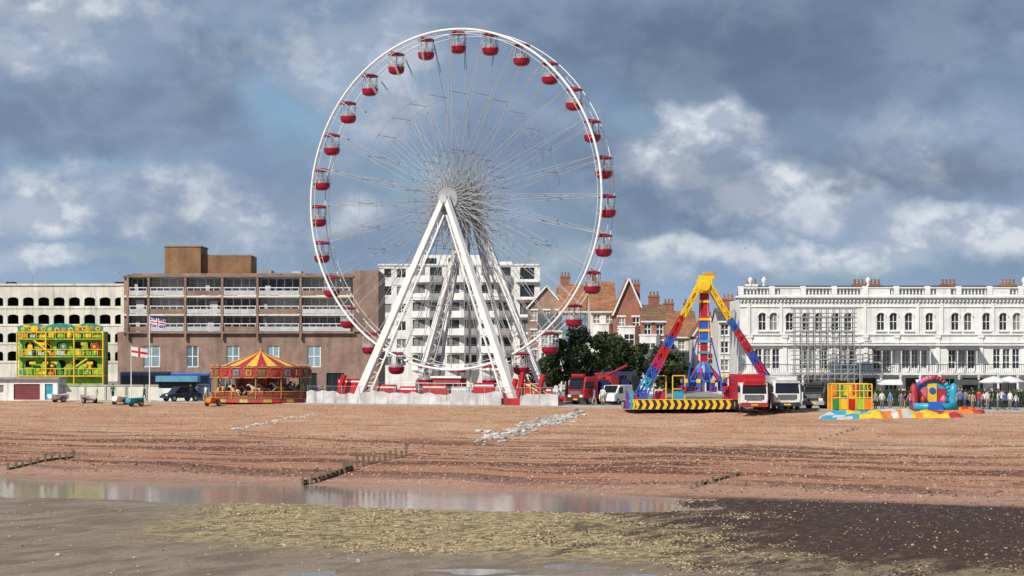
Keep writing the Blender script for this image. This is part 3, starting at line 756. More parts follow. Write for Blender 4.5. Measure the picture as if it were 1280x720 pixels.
pf.obj('base_platform',t)
for xx in (-8.9,8.9):
    for yy in (-4.6,4.6): MB().box(xx-1.4,xx+1.4,yy-.9,yy+.9,.08,.75,red).obj('foot_plate',t)
for xa,xb,ya,z1,mm in ((-12.2,-8.6,-3.4,2.5,red),(-7.4,-5.0,-3.6,1.95,redfaded),(-4.6,-2.6,-3.6,1.8,red),(-1.9,.9,-3.7,2.0,redfaded),(1.4,3.4,-3.6,1.8,ltgrey),(4.0,6.4,-3.7,2.2,red),(7.0,9.2,-3.9,1.6,redfaded),(9.3,10.6,-3.8,2.3,red),(10.9,12.8,-3.7,1.8,redfaded)):
    MB().box(xa,xb,ya,ya+.12,.33,z1,mm).box(xa,xb,ya+.13,ya+1.8,.33,.6,mm).box(xa+.1,xb-.1,ya-.012,ya-.002,z1-.35,z1-.2,white_paint).obj('skirt_panel',t)
rl=MB()
for i in range(23):
    x=-11+i; rl.tube((x,-2.6,.33),(x,-2.6,2.1),.03,white_paint,5)
rl.tube((-11,-2.6,2.1),(11,-2.6,2.1),.035,white_paint,5); rl.tube((-11,-2.6,1.5),(11,-2.6,1.5),.03,white_paint,5)
rl.obj('railing',t)
stp=MB()
for i in range(6): stp.box(10.7+i*.3,11.02+i*.3,-5.2,-4.0,1.15-i*.18,1.2-i*.18,steel)
for yy in (-5.2,-4.0): stp.tube((10.6,yy,2.2),(12.6,yy,1.1),.03,yellow).tube((10.6,yy,1.2),(12.6,yy,.2),.04,redfaded).tube((10.6,yy,.2),(10.6,yy,2.2),.03,yellow).tube((12.6,yy,.1),(12.6,yy,1.1),.03,yellow)
stp.obj('stairs',t)
MB().box(-1.6,1.6,-2.2,-1.0,.33,2.6,redfaded).box(-1.8,1.8,-2.4,-.9,2.6,2.8,white_paint).box(-1.2,1.2,-2.26,-2.21,1.3,2.2,glass).obj('ticket_booth',t)
for xx,hh in ((-11.6,2.9),(11.4,3.0),(9.2,3.2),(8.4,2.6)):
    MB().beam((xx,-4.2,.33),(xx+.7,-4.2,hh),.4,.4,red).obj('outrigger',t)

# ---- wrapped fence around the wheel
fabric=mat('white_fence_fabric',(.50,.50,.51),.8,var=.25,scale=.6,streak=.4)
def fhgt(u): return 1.12+.45*noise.noise(Vector((u*.30,2,3)))+.22*noise.noise(Vector((u*1.1,7,1)))
def fence_mesh(w,i0):
    b=MB(); n=14; mz=7; vs=[]
    for j in range(mz+1):
        for i in range(n+1):
            x=w*i/n; u=i0*2+x; z=.02+fhgt(u)*j/mz
            vs.append((x,.20*noise.noise(Vector((u*.8,z*.7,3)))+.09*noise.noise(Vector((u*2.6,z*1.2,8)))-.12,z))
    b.add(vs,[(j*(n+1)+i,j*(n+1)+i+1,(j+1)*(n+1)+i+1,(j+1)*(n+1)+i) for j in range(mz) for i in range(n)],fabric); return b
fa=math.atan(-.5); nf=14; L=2.0
for i in range(nf):
    xx=-20.6+i*L*math.cos(fa); s0=232.35; y=s0-.5*xx
    bare=i==11
    t=thing('fence_panel','open steel mesh site fence panel' if bare else 'temporary site fence panel wrapped in white sheeting','fence',(xx,y,.06),fa,'fence panels around the ferris wheel')
    if not bare: fence_mesh(L-.03,i).obj('sheeting',t,smooth=True)
    f2=MB()
    for x in (0.02,L-.04): f2.tube((x,.14,0),(x,.14,1.75),.022,steel,5)
    for q in range(1,12): f2.tube((L*q/12,.14,.1),(L*q/12,.14,1.75),.008,steel,4)
    f2.tube((0.02,.14,1.73),(L-.04,.14,1.73),.018,steel,5); f2.box(-.15,.2,-.05,.35,-.05,.08,grey); f2.obj('frame',t)

# ---- striped carousel
d=248; t=thing('carousel','fairground carousel with red and yellow striped canopy','carousel',(X(326,d),d,.06))
R0=5.1; ze=Z(461,d)
rf=MB().lathe([(.25,Z(441,d)),(2.2,ze+.92),(4.2,ze+.22)],red,48,mats=[red,red,yellow,yellow]); rf.obj('canopy',t)
rb=MB(); n=24
deco=mat('painted_fascia',(.30,.06,.035),.5,var=.7,scale=5)
rb.lathe([(4.1,ze+.24),(R0,ze+.16),(R0+.05,ze-.95),(R0-.12,ze-.98),(R0-.1,ze)],deco,48,mats=[deco,redfaded,deco,redfaded])
for i in range(n):
    a=2*math.pi*(i+.5)/n; c_,s_=math.cos(a),math.sin(a)
    Mx=Matrix.Translation((c_*(R0+.08),s_*(R0+.08),ze))@Matrix.Rotation(a+math.pi/2,4,'Z')
    rb.box(-.5,.5,-.03,.03,-.96,-.88,gold,Mx); rb.box(-.5,.5,-.03,.03,.06,.14,gold,Mx)
    rb.box(-.3,.3,-.03,.03,-.7,-.12,(cyan,gold,green,redfaded)[i%4],Mx); rb.box(-.16,.16,-.045,-.031,-.58,-.24,(redfaded,deco)[i%2],Mx)
    rb.lathe([(.0,0),(.09,.12),(0,.3)],gold,6,(c_*R0,s_*R0,ze+.14))
rb.obj('rounding_board',t)
MB().lathe([(.0,0),(.22,.0),(.1,.2),(.15,.3),(0,.5)],gold,10,(0,0,Z(441,d)-.05)).obj('finial',t)
MB().lathe([(0,.75),(4.9,.75),(4.95,.72),(4.95,.45)],mat('carousel_deck',(.20,.09,.05),.6),40).lathe([(5.2,.42),(5.25,.05)],red,40,mats=[redfaded,gold,redfaded]).lathe([(4.95,.44),(5.25,.42)],gold,40).obj('platform',t)
ct=MB().lathe([(2.6,.76),(2.6,ze-.2)],gold,20,mats=[mat('dark_red_panel',(.16,.02,.02),.5),redfaded,mat('mirror_panel',(.20,.17,.12),.3),deco]); ct.lathe([(0,ze-.96),(5.0,ze-.96)],dkmetal,24); ct.obj('centre_drum',t)
ra=MB()
for i in range(36):
    if i%9==7: continue
    a=2*math.pi*i/36; a2=2*math.pi*(i+.92)/36
    p=(5.0*math.cos(a),5.0*math.sin(a)); q=(5.0*math.cos(a2),5.0*math.sin(a2))
    ra.beam((p[0],p[1],1.15),(q[0],q[1],1.15),.06,.10,gold); ra.beam((p[0],p[1],.88),(q[0],q[1],.88),.03,.26,(deco,redfaded)[i%2])
ra.obj('rail',t)
def skinmesh(name,verts,edges,rad,mats,fn=None,sub=1):
    me=bpy.data.meshes.new(name); me.from_pydata(verts,edges,[]); o=bpy.data.objects.new(name,me); col.objects.link(o)
    m=o.modifiers.new('s','SKIN'); m.use_smooth_shade=True
    for i,r in enumerate(rad):
        sv=me.skin_vertices[0].data[i]; sv.radius=(r,r) if not isinstance(r,tuple) else r
    me.skin_vertices[0].data[0].use_root=True
    s=o.modifiers.new('u','SUBSURF'); s.levels=sub; s.render_levels=sub
    dg=bpy.context.evaluated_depsgraph_get(); ev=o.evaluated_get(dg); nm=bpy.data.meshes.new_from_object(ev); nm.name=name
    bpy.data.objects.remove(o); nm.materials.clear()
    for k_ in mats: nm.materials.append(k_)
    for p in nm.polygons:
        p.use_smooth=True; p.material_index=fn(p.center) if fn else 0
    return nm
horsewhite=mat('horse_cream',(.46,.38,.29),.4,var=.3,rnd=.4)
hv=[(0,0,1.0),(.38,0,1.02),(.62,0,1.25),(.80,0,1.52),(1.02,0,1.42),(1.18,0,1.27),(-.35,0,1.02),(-.55,0,.95),(-.75,0,.6),
    (.42,.13,.75),(.72,.14,.62),(.66,.14,.35),(.42,-.13,.75),(.66,-.14,.52),(.85,-.14,.40),
    (-.42,.13,.72),(-.62,.14,.5),(-.85,.14,.35),(-.42,-.13,.72),(-.30,-.14,.45),(-.62,-.14,.28),(.80,0,1.62)]
he=[(0,1),(1,2),(2,3),(3,4),(4,5),(0,6),(6,7),(7,8),(1,9),(9,10),(10,11),(1,12),(12,13),(13,14),(6,15),(15,16),(16,17),(6,18),(18,19),(19,20),(3,21)]
hr=[.21,.21,.14,.11,.09,.06,.22,.1,.05,.10,.06,.04,.10,.06,.04,.11,.06,.04,.11,.06,.04,.03]
hmesh=skinmesh('horse',hv,he,hr,[horsewhite,gondred,gold],lambda c:1 if (abs(c.x)<.2 and c.z>.95) else (2 if (c.x<-.55 and c.z>.5) or c.z>1.58 else 0))
pole_me=MB().tube((0,0,-.1),(0,0,ze-1.4),.03,gold,6).mesh('pole')
for i in range(12):
    for rr in (4.3,3.4):
        a=2*math.pi*(i+(.5 if rr<4 else 0))/12
        h=place('horse',hmesh,t,(math.cos(a)*rr,math.sin(a)*rr,.6+.2*math.sin(i*2.1)),a-math.pi/2); h.scale=(.85,)*3
        place('pole',pole_me,h,(0,0,.0))
multi(MB().tube((0,0,.05),(0,0,ze-.6),.05,gold,6),'post',t,[(math.cos(a_*math.pi/6)*5.0,math.sin(a_*math.pi/6)*5.0,0) for a_ in range(12)])

# ---- fun house ride
d=268; x0=X(24,d); t=thing('fun_house_ride','lime green and yellow three storey fairground fun house','fairground ride',(x0,d,.06))
Wf=bx(129); H=Z(405,d); z1=Z(470,d); z2=Z(446,d); z3=Z(424,d)
hl=[]
for j,(za,zb2) in enumerate(((z1+.35,z2-.35),(z2+.3,z3-.3))):
    for i in range(5):
        xa=.3+i*(Wf-.6)/5; hl.append((xa+.35,xa+(Wf-.6)/5-.35,za+.55,zb2-.05,.6))
MB().holed(0,Wf,0,H-.9,0,hl,lime,.3).box(0,Wf,1.4,3.2,0,H-.9,mat('ride_backdrop',(.15,.24,.05),.6,var=.8,scale=1.6)).box(0,.2,.3,1.4,0,H-.9,lime).box(Wf-.2,Wf,.3,1.4,0,H-.9,lime).obj('wall',t)
for zz in (z1,z2,z3):
    MB().box(-.15,Wf+.15,-.75,1.39,zz-.12,zz+.02,(lime,lime,yellow)[int(zz)%3]).obj('deck',t)
    r_=MB()
    r_.box(-.1,Wf+.1,-.75,-.70,zz+.72,zz+.8,yellow)
    for i in range(19): x=Wf*i/18; r_.box(x-.03,x+.03,-.74,-.71,zz+.03,zz+.72,yellow if i%3 else lime)
    for i in range(9):
        if R_()<.8: x=Wf*(i+.5)/9; r_.box(x-U(.2,.45),x+U(.2,.45),-.70,-.68,zz+.12,zz+U(.4,.68),random.choice((lime,lime,yellow,yellow,green,orange,ltgrey,teal)))
    r_.obj('balustrade',t)
sgp=[(.0,H-1.1),(Wf,H-1.1),(Wf+.1,H-.35)]+[(Wf*(1-i/12),H-.30+.34*abs(math.sin(i*math.pi/4))) for i in range(1,12)]+[(-.1,H-.35)]
sg=MB().prism(sgp,-.5,-.35,teal,'y').box(0,Wf,-.53,-.503,H-1.1,H-1.0,yellow)
for i in range(12): 
    x=.5+i*(Wf-1)/11; zt=H-.35+.12*math.sin(i*.8)
    sg.disc(x,-.503,zt-.28,.27,.05,(lime,yellow,orange,yellow)[i%4]).disc(x,-.555,zt-.28,.14,.03,(yellow,red,lime,green)[i%4],8)
sg.obj('sign_board',t)
multi(MB().tube((0,0,0),(0,0,H-.9),.09,yellow,8),'post',t,[(x,-.72,0) for x in (-.1,Wf/3,2*Wf/3,Wf+.1)])
for xa,za,dx in ((Wf*.55,z1,.28),(Wf*.42,z2,-.26)):
    stp=MB()
    for i in range(10): stp.box(xa+i*dx,xa+i*dx+.3,-.6,.0,za+.1+i*.2,za+.16+i*.2,steel)
    stp.beam((xa,-.65,za+.9),(xa+9*dx,-.65,za+2.7),.06,.06,orange); stp.beam((xa,-.65,za+.1),(xa+9*dx,-.65,za+1.9),.05,.18,yellow)
    stp.obj('stairs',t)
for i in range(40):
    x=U(.3,Wf-.3); zz=random.choice((z1,z2,z3)); mm=random.choice((redfaded,yellow,yellow,orange,lime,lime,green,dkmetal,teal)); b=MB(); k_=i%4
    if k_==0: b.lathe([(0,0),(.28,.1),(.32,.4),(.15,.75),(0,.85)],mm,10)
    elif k_==1: b.disc(0,0,1.05,U(.25,.5),.08,mm).disc(0,-.082,1.05,.16,.04,yellow,8)
    elif k_==2: b.prism([(-.4,.1),(.4,.1),(.25,1.2),(0,1.6),(-.25,1.2)],-.05,.05,mm)
    else: b.box(-.12,.12,-.1,.1,.05,1.5,mm).box(-.35,.35,-.12,.12,1.2,1.5,yellow)
    b.obj('ornament',t,(x,U(-.55,-.15),zz+.03))

# ---- pendulum ride
d=219; k=d/F; t=thing('pendulum_ride','yellow red and blue pendulum fairground ride on four painted legs','fairground ride',(X(880,d),d,.06))
TZ=Z(354,d)
def painted_leg(p,q,seq,w0=.34,w1=.70):
    b=MB(); p=Vector(p);q=Vector(q); n=len(seq); ax=(q-p).normalized(); sd=ax.cross(Vector((0,1,0))).normalized()
    for i,m in enumerate(seq):
        f0,f1=i/n,(i+1)/n; a=p.lerp(q,f0); c=p.lerp(q,f1); h0=(w0+(w1-w0)*f0)/2; h1=(w0+(w1-w0)*f1)/2
        for sx_ in (-1,1):
            for sy in (-1,1):
                b.beam(a+sd*sx_*h0+Vector((0,sy*.2,0)),c+sd*sx_*h1+Vector((0,sy*.2,0)),.13,.13,m)
        for sy in (-1,1):
            o=Vector((0,sy*.2,0))
            b.beam(a+sd*h0+o,c-sd*h1+o,.08,.08,m); b.beam(a-sd*h0+o,c+sd*h1+o,.08,.08,m)
        b.beam(a,c,.16,.16,m)
    return b
painted_leg((-.45,-.7,TZ-.3),(-6.7,-2.4,.1),[yellow,yellow,yellow,red,red,blue,red,magenta,blue,cyan,blue,blue]).obj('support_leg',t)
painted_leg((-.45,.7,TZ-.3),(-5.9,2.6,.1),[yellow,yellow,yellow,red,blue,red,magenta,blue,blue,cyan]).obj('support_leg',t)
painted_leg((.45,.7,TZ-.3),(7.8,3.8,.1),[yellow,yellow,yellow,red,blue,red,red,magenta,blue,blue,blue]).obj('support_leg',t)
painted_leg((.45,-.7,TZ-.3),(7.2,.2,.1),[yellow,yellow,yellow,blue,red,red,blue,magenta,blue,blue,cyan]).obj('support_leg',t)
MB().box(-.7,.7,-.95,.95,TZ-.95,TZ+.25,yellow).tube((0,-1.2,TZ-.3),(0,1.2,TZ-.3),.5,yellow,16).box(-.5,.95,-.45,.45,TZ+.26,TZ+.62,yellow).box(-.1,.95,-.3,.3,TZ+.63,TZ+.95,gold).obj('pivot_head',t,bevel=.05)
pa=MB().beam((0,0,TZ-.6),(0,0,8),.6,.5,red).beam((0,0,8),(0,0,6),.75,.6,blue).beam((0,0,6),(0,0,3.8),.65,.5,red)
for z in (9.6,8.0,7.0,6.0,5.0): pa.box(-.5,.5,-.4,.4,z,z+.22,yellow if z>6.5 else cyan)
for sx_ in (-1,1): pa.beam((sx_*.35,-.32,TZ-1),(sx_*.6,-.32,4.4),.12,.12,redfaded).beam((sx_*.6,-.3,6.5),(sx_*1.5,-.3,2.8),.12,.12,blue)
pa.obj('pendulum_arm',t)
sr=MB().lathe([(.25,4.3),(.7,3.9),(.95,3.3),(.6,2.6),(.0,2.4)],purple,16,mats=[purple,cyan])
for i in range(10):
    a=2*math.pi*i/10; c_,s_=math.cos(a),math.sin(a)
    sr.beam((c_*.5,s_*.5,3.9),(c_*1.75,s_*1.75,2.5),.14,.14,magenta if i%2 else blue)
sr.torus(1.75,.12,blue,(0,0,2.5),24,6,'z'); sr.obj('seat_ring',t)
sb=MB().box(-.24,.24,-.1,.1,.0,1.1,blue).box(-.24,.24,-.45,-.1,-.05,.12,purple).box(-.2,.2,-.16,-.11,.75,1.1,yellow).box(-.28,-.2,-.45,-.1,.12,.45,red).box(.2,.28,-.45,-.1,.12,.45,red)
sbm=sb.mesh('seat')
for i in range(10):
    a=2*math.pi*i/10; place('seat',sbm,t,(math.cos(a)*1.95,math.sin(a)*1.95,1.6),a+math.pi/2,.03)
foot=[(-7.35,-1.2),(-6.5,-3.2),(2.3,-3.2),(3.2,-1.2),(3.2,3.4),(-7.35,3.4)]
MB().prism(foot,.1,.55,steel,'z').obj('platform',t)
def chev(p,q,n,ph):
    b=MB(); p=Vector(p);q=Vector(q); st_=(q-p)/n; sk=st_*.9
    for i in range(n):
        m=yellow if (i+ph)%2 else black
        a=p+st_*i; c=a+st_
        for z0,z1,s0,s1 in ((.04,.45,0,1),(.45,.86,1,0)):
            A0,C0=a+sk*s0*.7,c+sk*s0*.7; A1,C1=a+sk*s1*.7,c+sk*s1*.7
            b.add([(A0.x,A0.y,z0),(C0.x,C0.y,z0),(C1.x,C1.y,z1),(A1.x,A1.y,z1)],[(0,1,2,3)],m)
    b.beam((p.x,p.y,.89),(q.x,q.y,.89),.06,.06,yellow); return b
off=.06
for (a,c,n,ph) in (((-7.4,-1.2-off),(-6.5,-3.2-off),6,0),((-6.5,-3.2-off),(2.3,-3.2-off),28,1),((2.3,-3.2-off),(3.25,-1.2-off),6,1),((3.25,-1.2),(3.25,3.4),12,0)):
    chev(a,c,n,ph).obj('chevron_skirt',t)
for xa,mm in ((-4.6,magenta),(-2.9,cyan),(1.6,magenta)):
    f_=MB()
    for x in (xa,xa+1.1): f_.tube((x,-1,.5),(x,-1,3.0),.06,yellow)
    f_.tube((xa,-1,3.0),(xa+1.1,-1,3.0),.06,yellow).tube((xa,-1,1.8),(xa+1.1,-1,1.8),.05,yellow).box(xa+.1,xa+1.0,-1.03,-.98,.7,1.6,mm); f_.obj('queue_frame',t)
fn=MB()
for i in range(7):
    x=-7.3+i*.4; fn.prism([(x,.06),(x+.38,.06),(x+.38,1.3+.4*math.sin(i*2)),(x+.1,1.9-.1*i)],-3.0+.03*i,-2.95+.03*i,(purple,cyan,magenta,blue)[i%4],'y')
fn.obj('painted_flat',t)

# ================================================================ VEHICLES
def wheel_mesh(r=.5,w=.28):
    b=MB().tube((-w/2,0,0),(w/2,0,0),r,rubber,18); b.tube((-w/2-.02,0,0),(w/2+.02,0,0),r*.55,steel,12); return b.mesh('wheel')
WM=wheel_mesh(); WMs=wheel_mesh(.32,.2)
lampm=mat('headlamp_lens',(.75,.75,.72),.15,var=.05)
vehwhite=mat('white_vehicle_paint',(.75,.75,.73),.35,var=.12,streak=.2)
navyb=mat('dark_blue_panel',(.02,.04,.16),.4)
def truck(px,d,label,cabm,boxm,hc=2.9,hb=3.4,Lb=6,rz=0,topm=None,flat=False,bump=None,w=2.45):
    t=thing('truck',label,'truck',(X(px,d),d,.07),rz)
    c=MB().prism([(0,.55),(-.02,1.45),(.22,hc-.1),(.5,hc),(1.9,hc),(1.9,.55)],-w/2,w/2,cabm,'x')
    c.obj('cab',t,bevel=.08)
    zt=hc-.22
    def yy_(z): return -.02+.24*(z-1.45)/(hc-.1-1.45)
    MB().add([(-w/2+.14,yy_(1.5)-.03,1.5),(w/2-.14,yy_(1.5)-.03,1.5),(w/2-.2,yy_(zt)-.03,zt),(-w/2+.2,yy_(zt)-.03,zt)],[(0,1,2,3)],cabglass).obj('windscreen',t)
    for sx_ in (-1,1):
        MB().box(sx_*w/2-.01,sx_*w/2+.015,.35,1.3,1.6,hc-.45,cabglass).obj('side_window',t)
        MB().box(sx_*(w/2-.32)-.2,sx_*(w/2-.32)+.2,-.12,-.03,.72,.95,lampm).obj('headlight',t)
        MB().box(sx_*(w/2+.18)-.09,sx_*(w/2+.18)+.09,.0,.1,1.6,2.2,black).tube((sx_*w/2,.1,2.1),(sx_*(w/2+.18),.05,2.1),.02,black).obj('mirror',t)
        MB().beam((sx_*.1,yy_(1.55)-.06,1.52),(sx_*.1+.5,yy_(1.85)-.05,1.85),.02,.02,black).obj('wiper',t)
    MB().box(-w/2,w/2,-.10,.3,.35,.70,bump or (grey if cabm is not red else dkmetal)).box(-.3,.3,-.115,-.102,.45,.58,yellow).obj('bumper',t,bevel=.03)
    gr=MB().box(-.85,.85,-.05,-.021,.92,1.38,black)
    for i in range(4): gr.box(-.8,.8,-.07,-.052,.96+i*.1,1.0+i*.1,grey)
    gr.obj('grille',t)
    MB().box(-w/2+.2,w/2-.2,.02,.12,hc-.2,hc-.02,black if cabm is not vehwhite else (topm or ltgrey)).obj('sun_visor',t)
    MB().box(-w/2+.3,w/2-.3,.15,.5,hc,hc+.28,topm or cabm).obj('roof_deflector',t,bevel=.05)
    MB().box(-.5,.5,2.0,2.0+Lb,.5,.85,dkmetal).obj('chassis',t)
    if not flat: MB().box(-w/2-.05,w/2+.05,2.05,2.05+Lb,.9,hb,boxm).box(-w/2-.02,w/2+.02,2.02,2.05,hb-.2,hb-.05,topm or boxm).obj('cargo_box',t,bevel=.04)
    else:
        f_=MB().box(-w/2,w/2,2.05,2.05+Lb,.9,1.1,boxm)
        for i in range(4): f_.box(-w/2+.1,w/2-.1,2.4+i*1.4,3.5+i*1.4,1.1,2.4+.4*(i%2),(navyb,boxm,navyb,dkmetal)[i])
        f_.tube((0,3,2.4),(.5,6.5,3.8),.12,red)
        f_.obj('flat_bed',t)
    for yy in (.9,4.2,Lb+1.0):
        for sx_ in (-1,1): place('wheel',WM,t,(sx_*(w/2-.16),yy,.48))
    return t
truck(720,236,'red and dark blue fairground lorry parked beside the wheel',red,redfaded,2.7,3.1,6,math.radians(-48),flat=True,w=2.3)
truck(752,247,'dark blue fairground lorry with red cab',mat('dark_red_paint',(.26,.02,.02),.4),navyb,2.7,3.1,3.4,math.radians(-30))
truck(943,210.5,'red and white fairground box lorry facing the beach',vehwhite,red,2.45,3.15,6,math.radians(2),topm=red,bump=redfaded,w=2.4)
truck(984,212.5,'white box lorry with dark bumper facing the beach',vehwhite,ltgrey,2.6,3.0,6,math.radians(3),bump=dkmetal,w=2.4)
truck(1017,219,'short dark green covered lorry parked behind the white lorry',dkmetal,mat('dark_tarpaulin',(.05,.06,.05),.7),2.1,2.5,2.4,math.radians(-35),w=2.2)
def car(px,d,label,m,rz=0,z=.07,L=4.2,hh=1.5,van=False,name='parked_car'):
    t=thing(name,label,'van' if van else 'car',(X(px,d),d,z),rz)
    l=L/2
    if van: low=[(-l,.35),(-l,1.0),(-l+.5,1.15),(-l+1.2,hh),(l-.1,hh),(l,.35)]; top=None
    else: low=[(-l,.35),(-l+.05,.72),(-l+1.0,.88),(l-.5,.92),(l-.02,.85),(l,.35)]; top=[(-l+.95,.87),(-l+1.6,hh),(l-.95,hh-.02),(l-.35,.9)]
    MB().prism(low,-.85,.85,m,'y').obj('body',t,bevel=.07)
    if top:
        MB().prism(top,-.70,.70,cabglass,'y').obj('window_glass',t)
        MB().box(-l+1.62,l-1.0,-.69,.69,hh-.015,hh+.03,m).obj('roof',t,bevel=.02)
        for sy in (-1,1): MB().box(.0,.08,sy*.70-.01,sy*.70+.01,.9,hh,m).obj('door_pillar',t)
    else:
        for sy in (-1,1): MB().box(-l+1.0,-l+1.9,sy*.85-.01,sy*.85+.01,1.1,hh-.2,cabglass).obj('side_window',t)
        MB().add([(-l+.52,-.7,1.17),(-l+.52,.7,1.17),(-l+1.18,.7,hh-.05),(-l+1.18,-.7,hh-.05)],[(0,1,2,3)],cabglass).obj('windscreen',t,(-.02,0,.02))
    for sy in (-1,1):
        MB().box(-l-.02,-l+.05,sy*.6-.15,sy*.6+.15,.6,.74,lampm).obj('headlight',t)
        for xx in (-l+.8,l-.8): place('wheel',WMs,t,(xx,sy*.76,.32),math.pi/2)
    return t
navy=mat('navy_car_paint',(.02,.03,.06),.25); silver=mat('silver_car_paint',(.35,.36,.38),.3,.4)
car(226,252,'dark blue hatchback parked by the carousel',navy,math.radians(40))
car(770,236,'white van parked between the red lorry and pendulum ride',vehwhite,math.radians(62),L=4.2,hh=1.9,van=True,name='delivery_van')
def put_roof_car(px,m,lb):
    car(px,436,lb,m,math.radians(10),z=Z(357,430)-.7)
put_roof_car(148,navy,'dark blue car parked on the car park roof'); put_roof_car(12,silver,'silver car parked on the car park roof')
def bus(px0,px1,d,label,m,m2,hh=2.9):
    x0=X(px0,d); L=X(px1,d)-x0; t=thing('bus',label,'bus',(x0,d,.13))
    MB().box(0,L,0,2.4,.35,hh,m).obj('body',t,bevel=.12)
    MB().box(.02,L-.02,-.012,2.41,.36,.85,m2).obj('lower_panel',t)
    n=int(L/1.3)
    multi(MB().box(.04,L/n-.08,-.02,.02,0,.95,cabglass),'window',t,[(.1+i*(L-.2)/n,0,1.35) for i in range(n)])
    for xx in (1.6,L-1.8): place('wheel',WM,t,(xx,.12,.48),math.pi/2); place('wheel',WM,t,(xx,2.28,.48),math.pi/2)
bus(150,212,286,'dark single decker bus waiting on the seafront road',navy,black,2.75)
bus(214,262,284,'blue single decker bus on the seafront road',blue,cyan,2.6)

d=256; t=thing('kiosk','small blue roofed refreshment kiosk beside the road','kiosk',(X(196,d),d,.06))
wk=X(246,d)-X(196,d)
MB().box(0,wk,0,2,0,1.3,white_render).box(0.1,wk-.1,.5,2,1.3,2.0,interior_shade).obj('body',t); MB().box(-.1,wk+.1,-.3,2.1,2.0,2.6,mat('pale_blue_board',(.12,.32,.46),.5)).obj('roof_board',t)

# ================================================================ inflatables etc
d=214; x0=X(1040,d); t=thing('toddler_ride','small caged fairground ride with green and yellow panels','fairground ride',(x0,d,.06))
w_=bx(1090); b=MB()
for i in range(6):
    for yy in (0,2.6): b.tube((w_*i/5,yy,0),(w_*i/5,yy,2.3),.06,yellow)
for z in (1.1,1.7,2.3):
    for yy in (0,2.6): b.tube((0,yy,z),(w_,yy,z),.05,yellow)
for i in range(5): b.tube((w_*i/5,0,1.1),(w_*(i+1)/5,0,2.3),.04,(red,green)[i%2])
b.obj('cage_frame',t)
for i in range(5): MB().box(w_*i/5+.06,w_*(i+1)/5-.06,-.03,.03,.05,1.0,(green,yellow,red,lime,orange)[i]).obj('panel',t)
for i in range(5): MB().box(w_*i/5+.06,w_*(i+1)/5-.06,2.55,2.6,.05,2.2,(orange,green,yellow,redfaded,green)[i]).obj('back_panel',t)
for i in range(4): MB().lathe([(0,0),(.35,.05),(.42,.4),(.25,.8),(0,.9)],(red,blue,yellow,green)[i],10).obj('seat_car',t,(.5+i*.85,1.3,.4),smooth=True)

def bouncy(px,d,label,w,h,ms):
    t=thing('bouncy_castle',label,'inflatable',(X(px,d),d,.06)); a=w/2
    b=MB()
    for i in range(4): b.tube((-a,.5*i,.3),(a,.5*i,.3),.34,ms[i%2],14)
    b.obj('base',t,smooth=True)
    for sx_ in (-1,1):
        MB().lathe([(.34,0),(.42,.3),(.36,.6),(.44,.9),(.36,1.2),(.42,1.5),(.34,1.9),(.2,2.2),(.0,2.3)],ms[1 if sx_<0 else 0],14).obj('column',t,(sx_*(a-.1),.3,.1),smooth=True)
    bk=MB(); n=16
    for i in range(n):
        p=math.pi*i/n; q=math.pi*(i+1)/n
        bk.tube((math.cos(p)*a*.85,1.0,1.2+math.sin(p)*(h-1.45)),(math.cos(q)*a*.85,1.0,1.2+math.sin(q)*(h-1.45)),.24,ms[(i//4)%4],10)
    bk.obj('arch',t,smooth=True)
    poly=[(math.cos(math.pi*i/12)*a*.82,1.2+math.sin(math.pi*i/12)*(h-1.55)) for i in range(13)]+[(-a*.82,.3),(a*.82,.3)]
    MB().prism(poly,1.15,1.4,ms[0]).obj('back_wall',t,bevel=.05)
    MB().box(-1.2,-.5,1.05,1.145,.7,2.0,pink).box(-.42,.4,1.05,1.145,.7,2.3,yellow).box(.48,1.2,1.05,1.145,.7,1.9,ms[1]).disc(0,1.04,1.7,.3,.05,blue).obj('painted_panel',t)
    for i,x in enumerate((-.9,.9)): MB().lathe([(0,0),(.28,.1),(.3,.5),(.12,.8),(0,.85)],ms[(i+1)%4],12).obj('bollard',t,(x,.5,.5),smooth=True)
    MB().prism([(-1.6,.02),(-.2,.75),(.2,.75),(.2,.02)],-.6,.6,ms[3],'x').obj('slide',t,bevel=.08)
bouncy(1168,214,'rounded blue red and pink bouncy castle with arched back',3.7,3.1,[cyan,redfaded,pink,blue])
def heap(px,d,label,w,dp,h,ms,seed):
    b=MB(); n=40; mm=18; vs=[]
    x0_=X(px,d)
    for j in range(mm+1):
        for i in range(n+1):
            u=i/n*2-1; v_=j/mm*2-1; r=max(0,1-(abs(u)**4+abs(v_)**4))
            x=u*w/2; y=v_*dp/2; tubes=.22*abs(math.sin(y*2.6+.5*math.sin(x*.9+seed)))
            z=(r**.45)*h*(.25+tubes*1.6+.55*(noise.noise(Vector((x*.7+seed,y*.5,seed)))+.4))
            vs.append((x+.12*noise.noise(Vector((x*2,y*2,seed+5))),y+.3*noise.noise(Vector((x*.8,y*.8,seed+9))),max(0,z)+gh(x0_+x,d+y)-gh(x0_,d)-.02))
    for j in range(mm):
        for i in range(n):
            q=int((i*w/n)/1.1+.8*noise.noise(Vector((i*.15,j*.2,seed)))+ (j//6))
            b.f.append((j*(n+1)+i,j*(n+1)+i+1,(j+1)*(n+1)+i+1,(j+1)*(n+1)+i)); b.m.append(b.mi(ms[q%len(ms)]))
    b.v=vs
    o=b.obj('deflated_inflatable',loc=(x0_,d,gh(x0_,d)),smooth=True); info(o,label,'inflatable')
heap(1064,206,'pale blue and yellow inflatable lying half deflated on shingle',5.4,4,.6,[cyan,ltgrey,cyan,yellow],2)
heap(1116,206,'orange and yellow deflated inflatable slide on the shingle',4.4,4.5,.8,[yellow,orange,ltgrey,yellow],11)
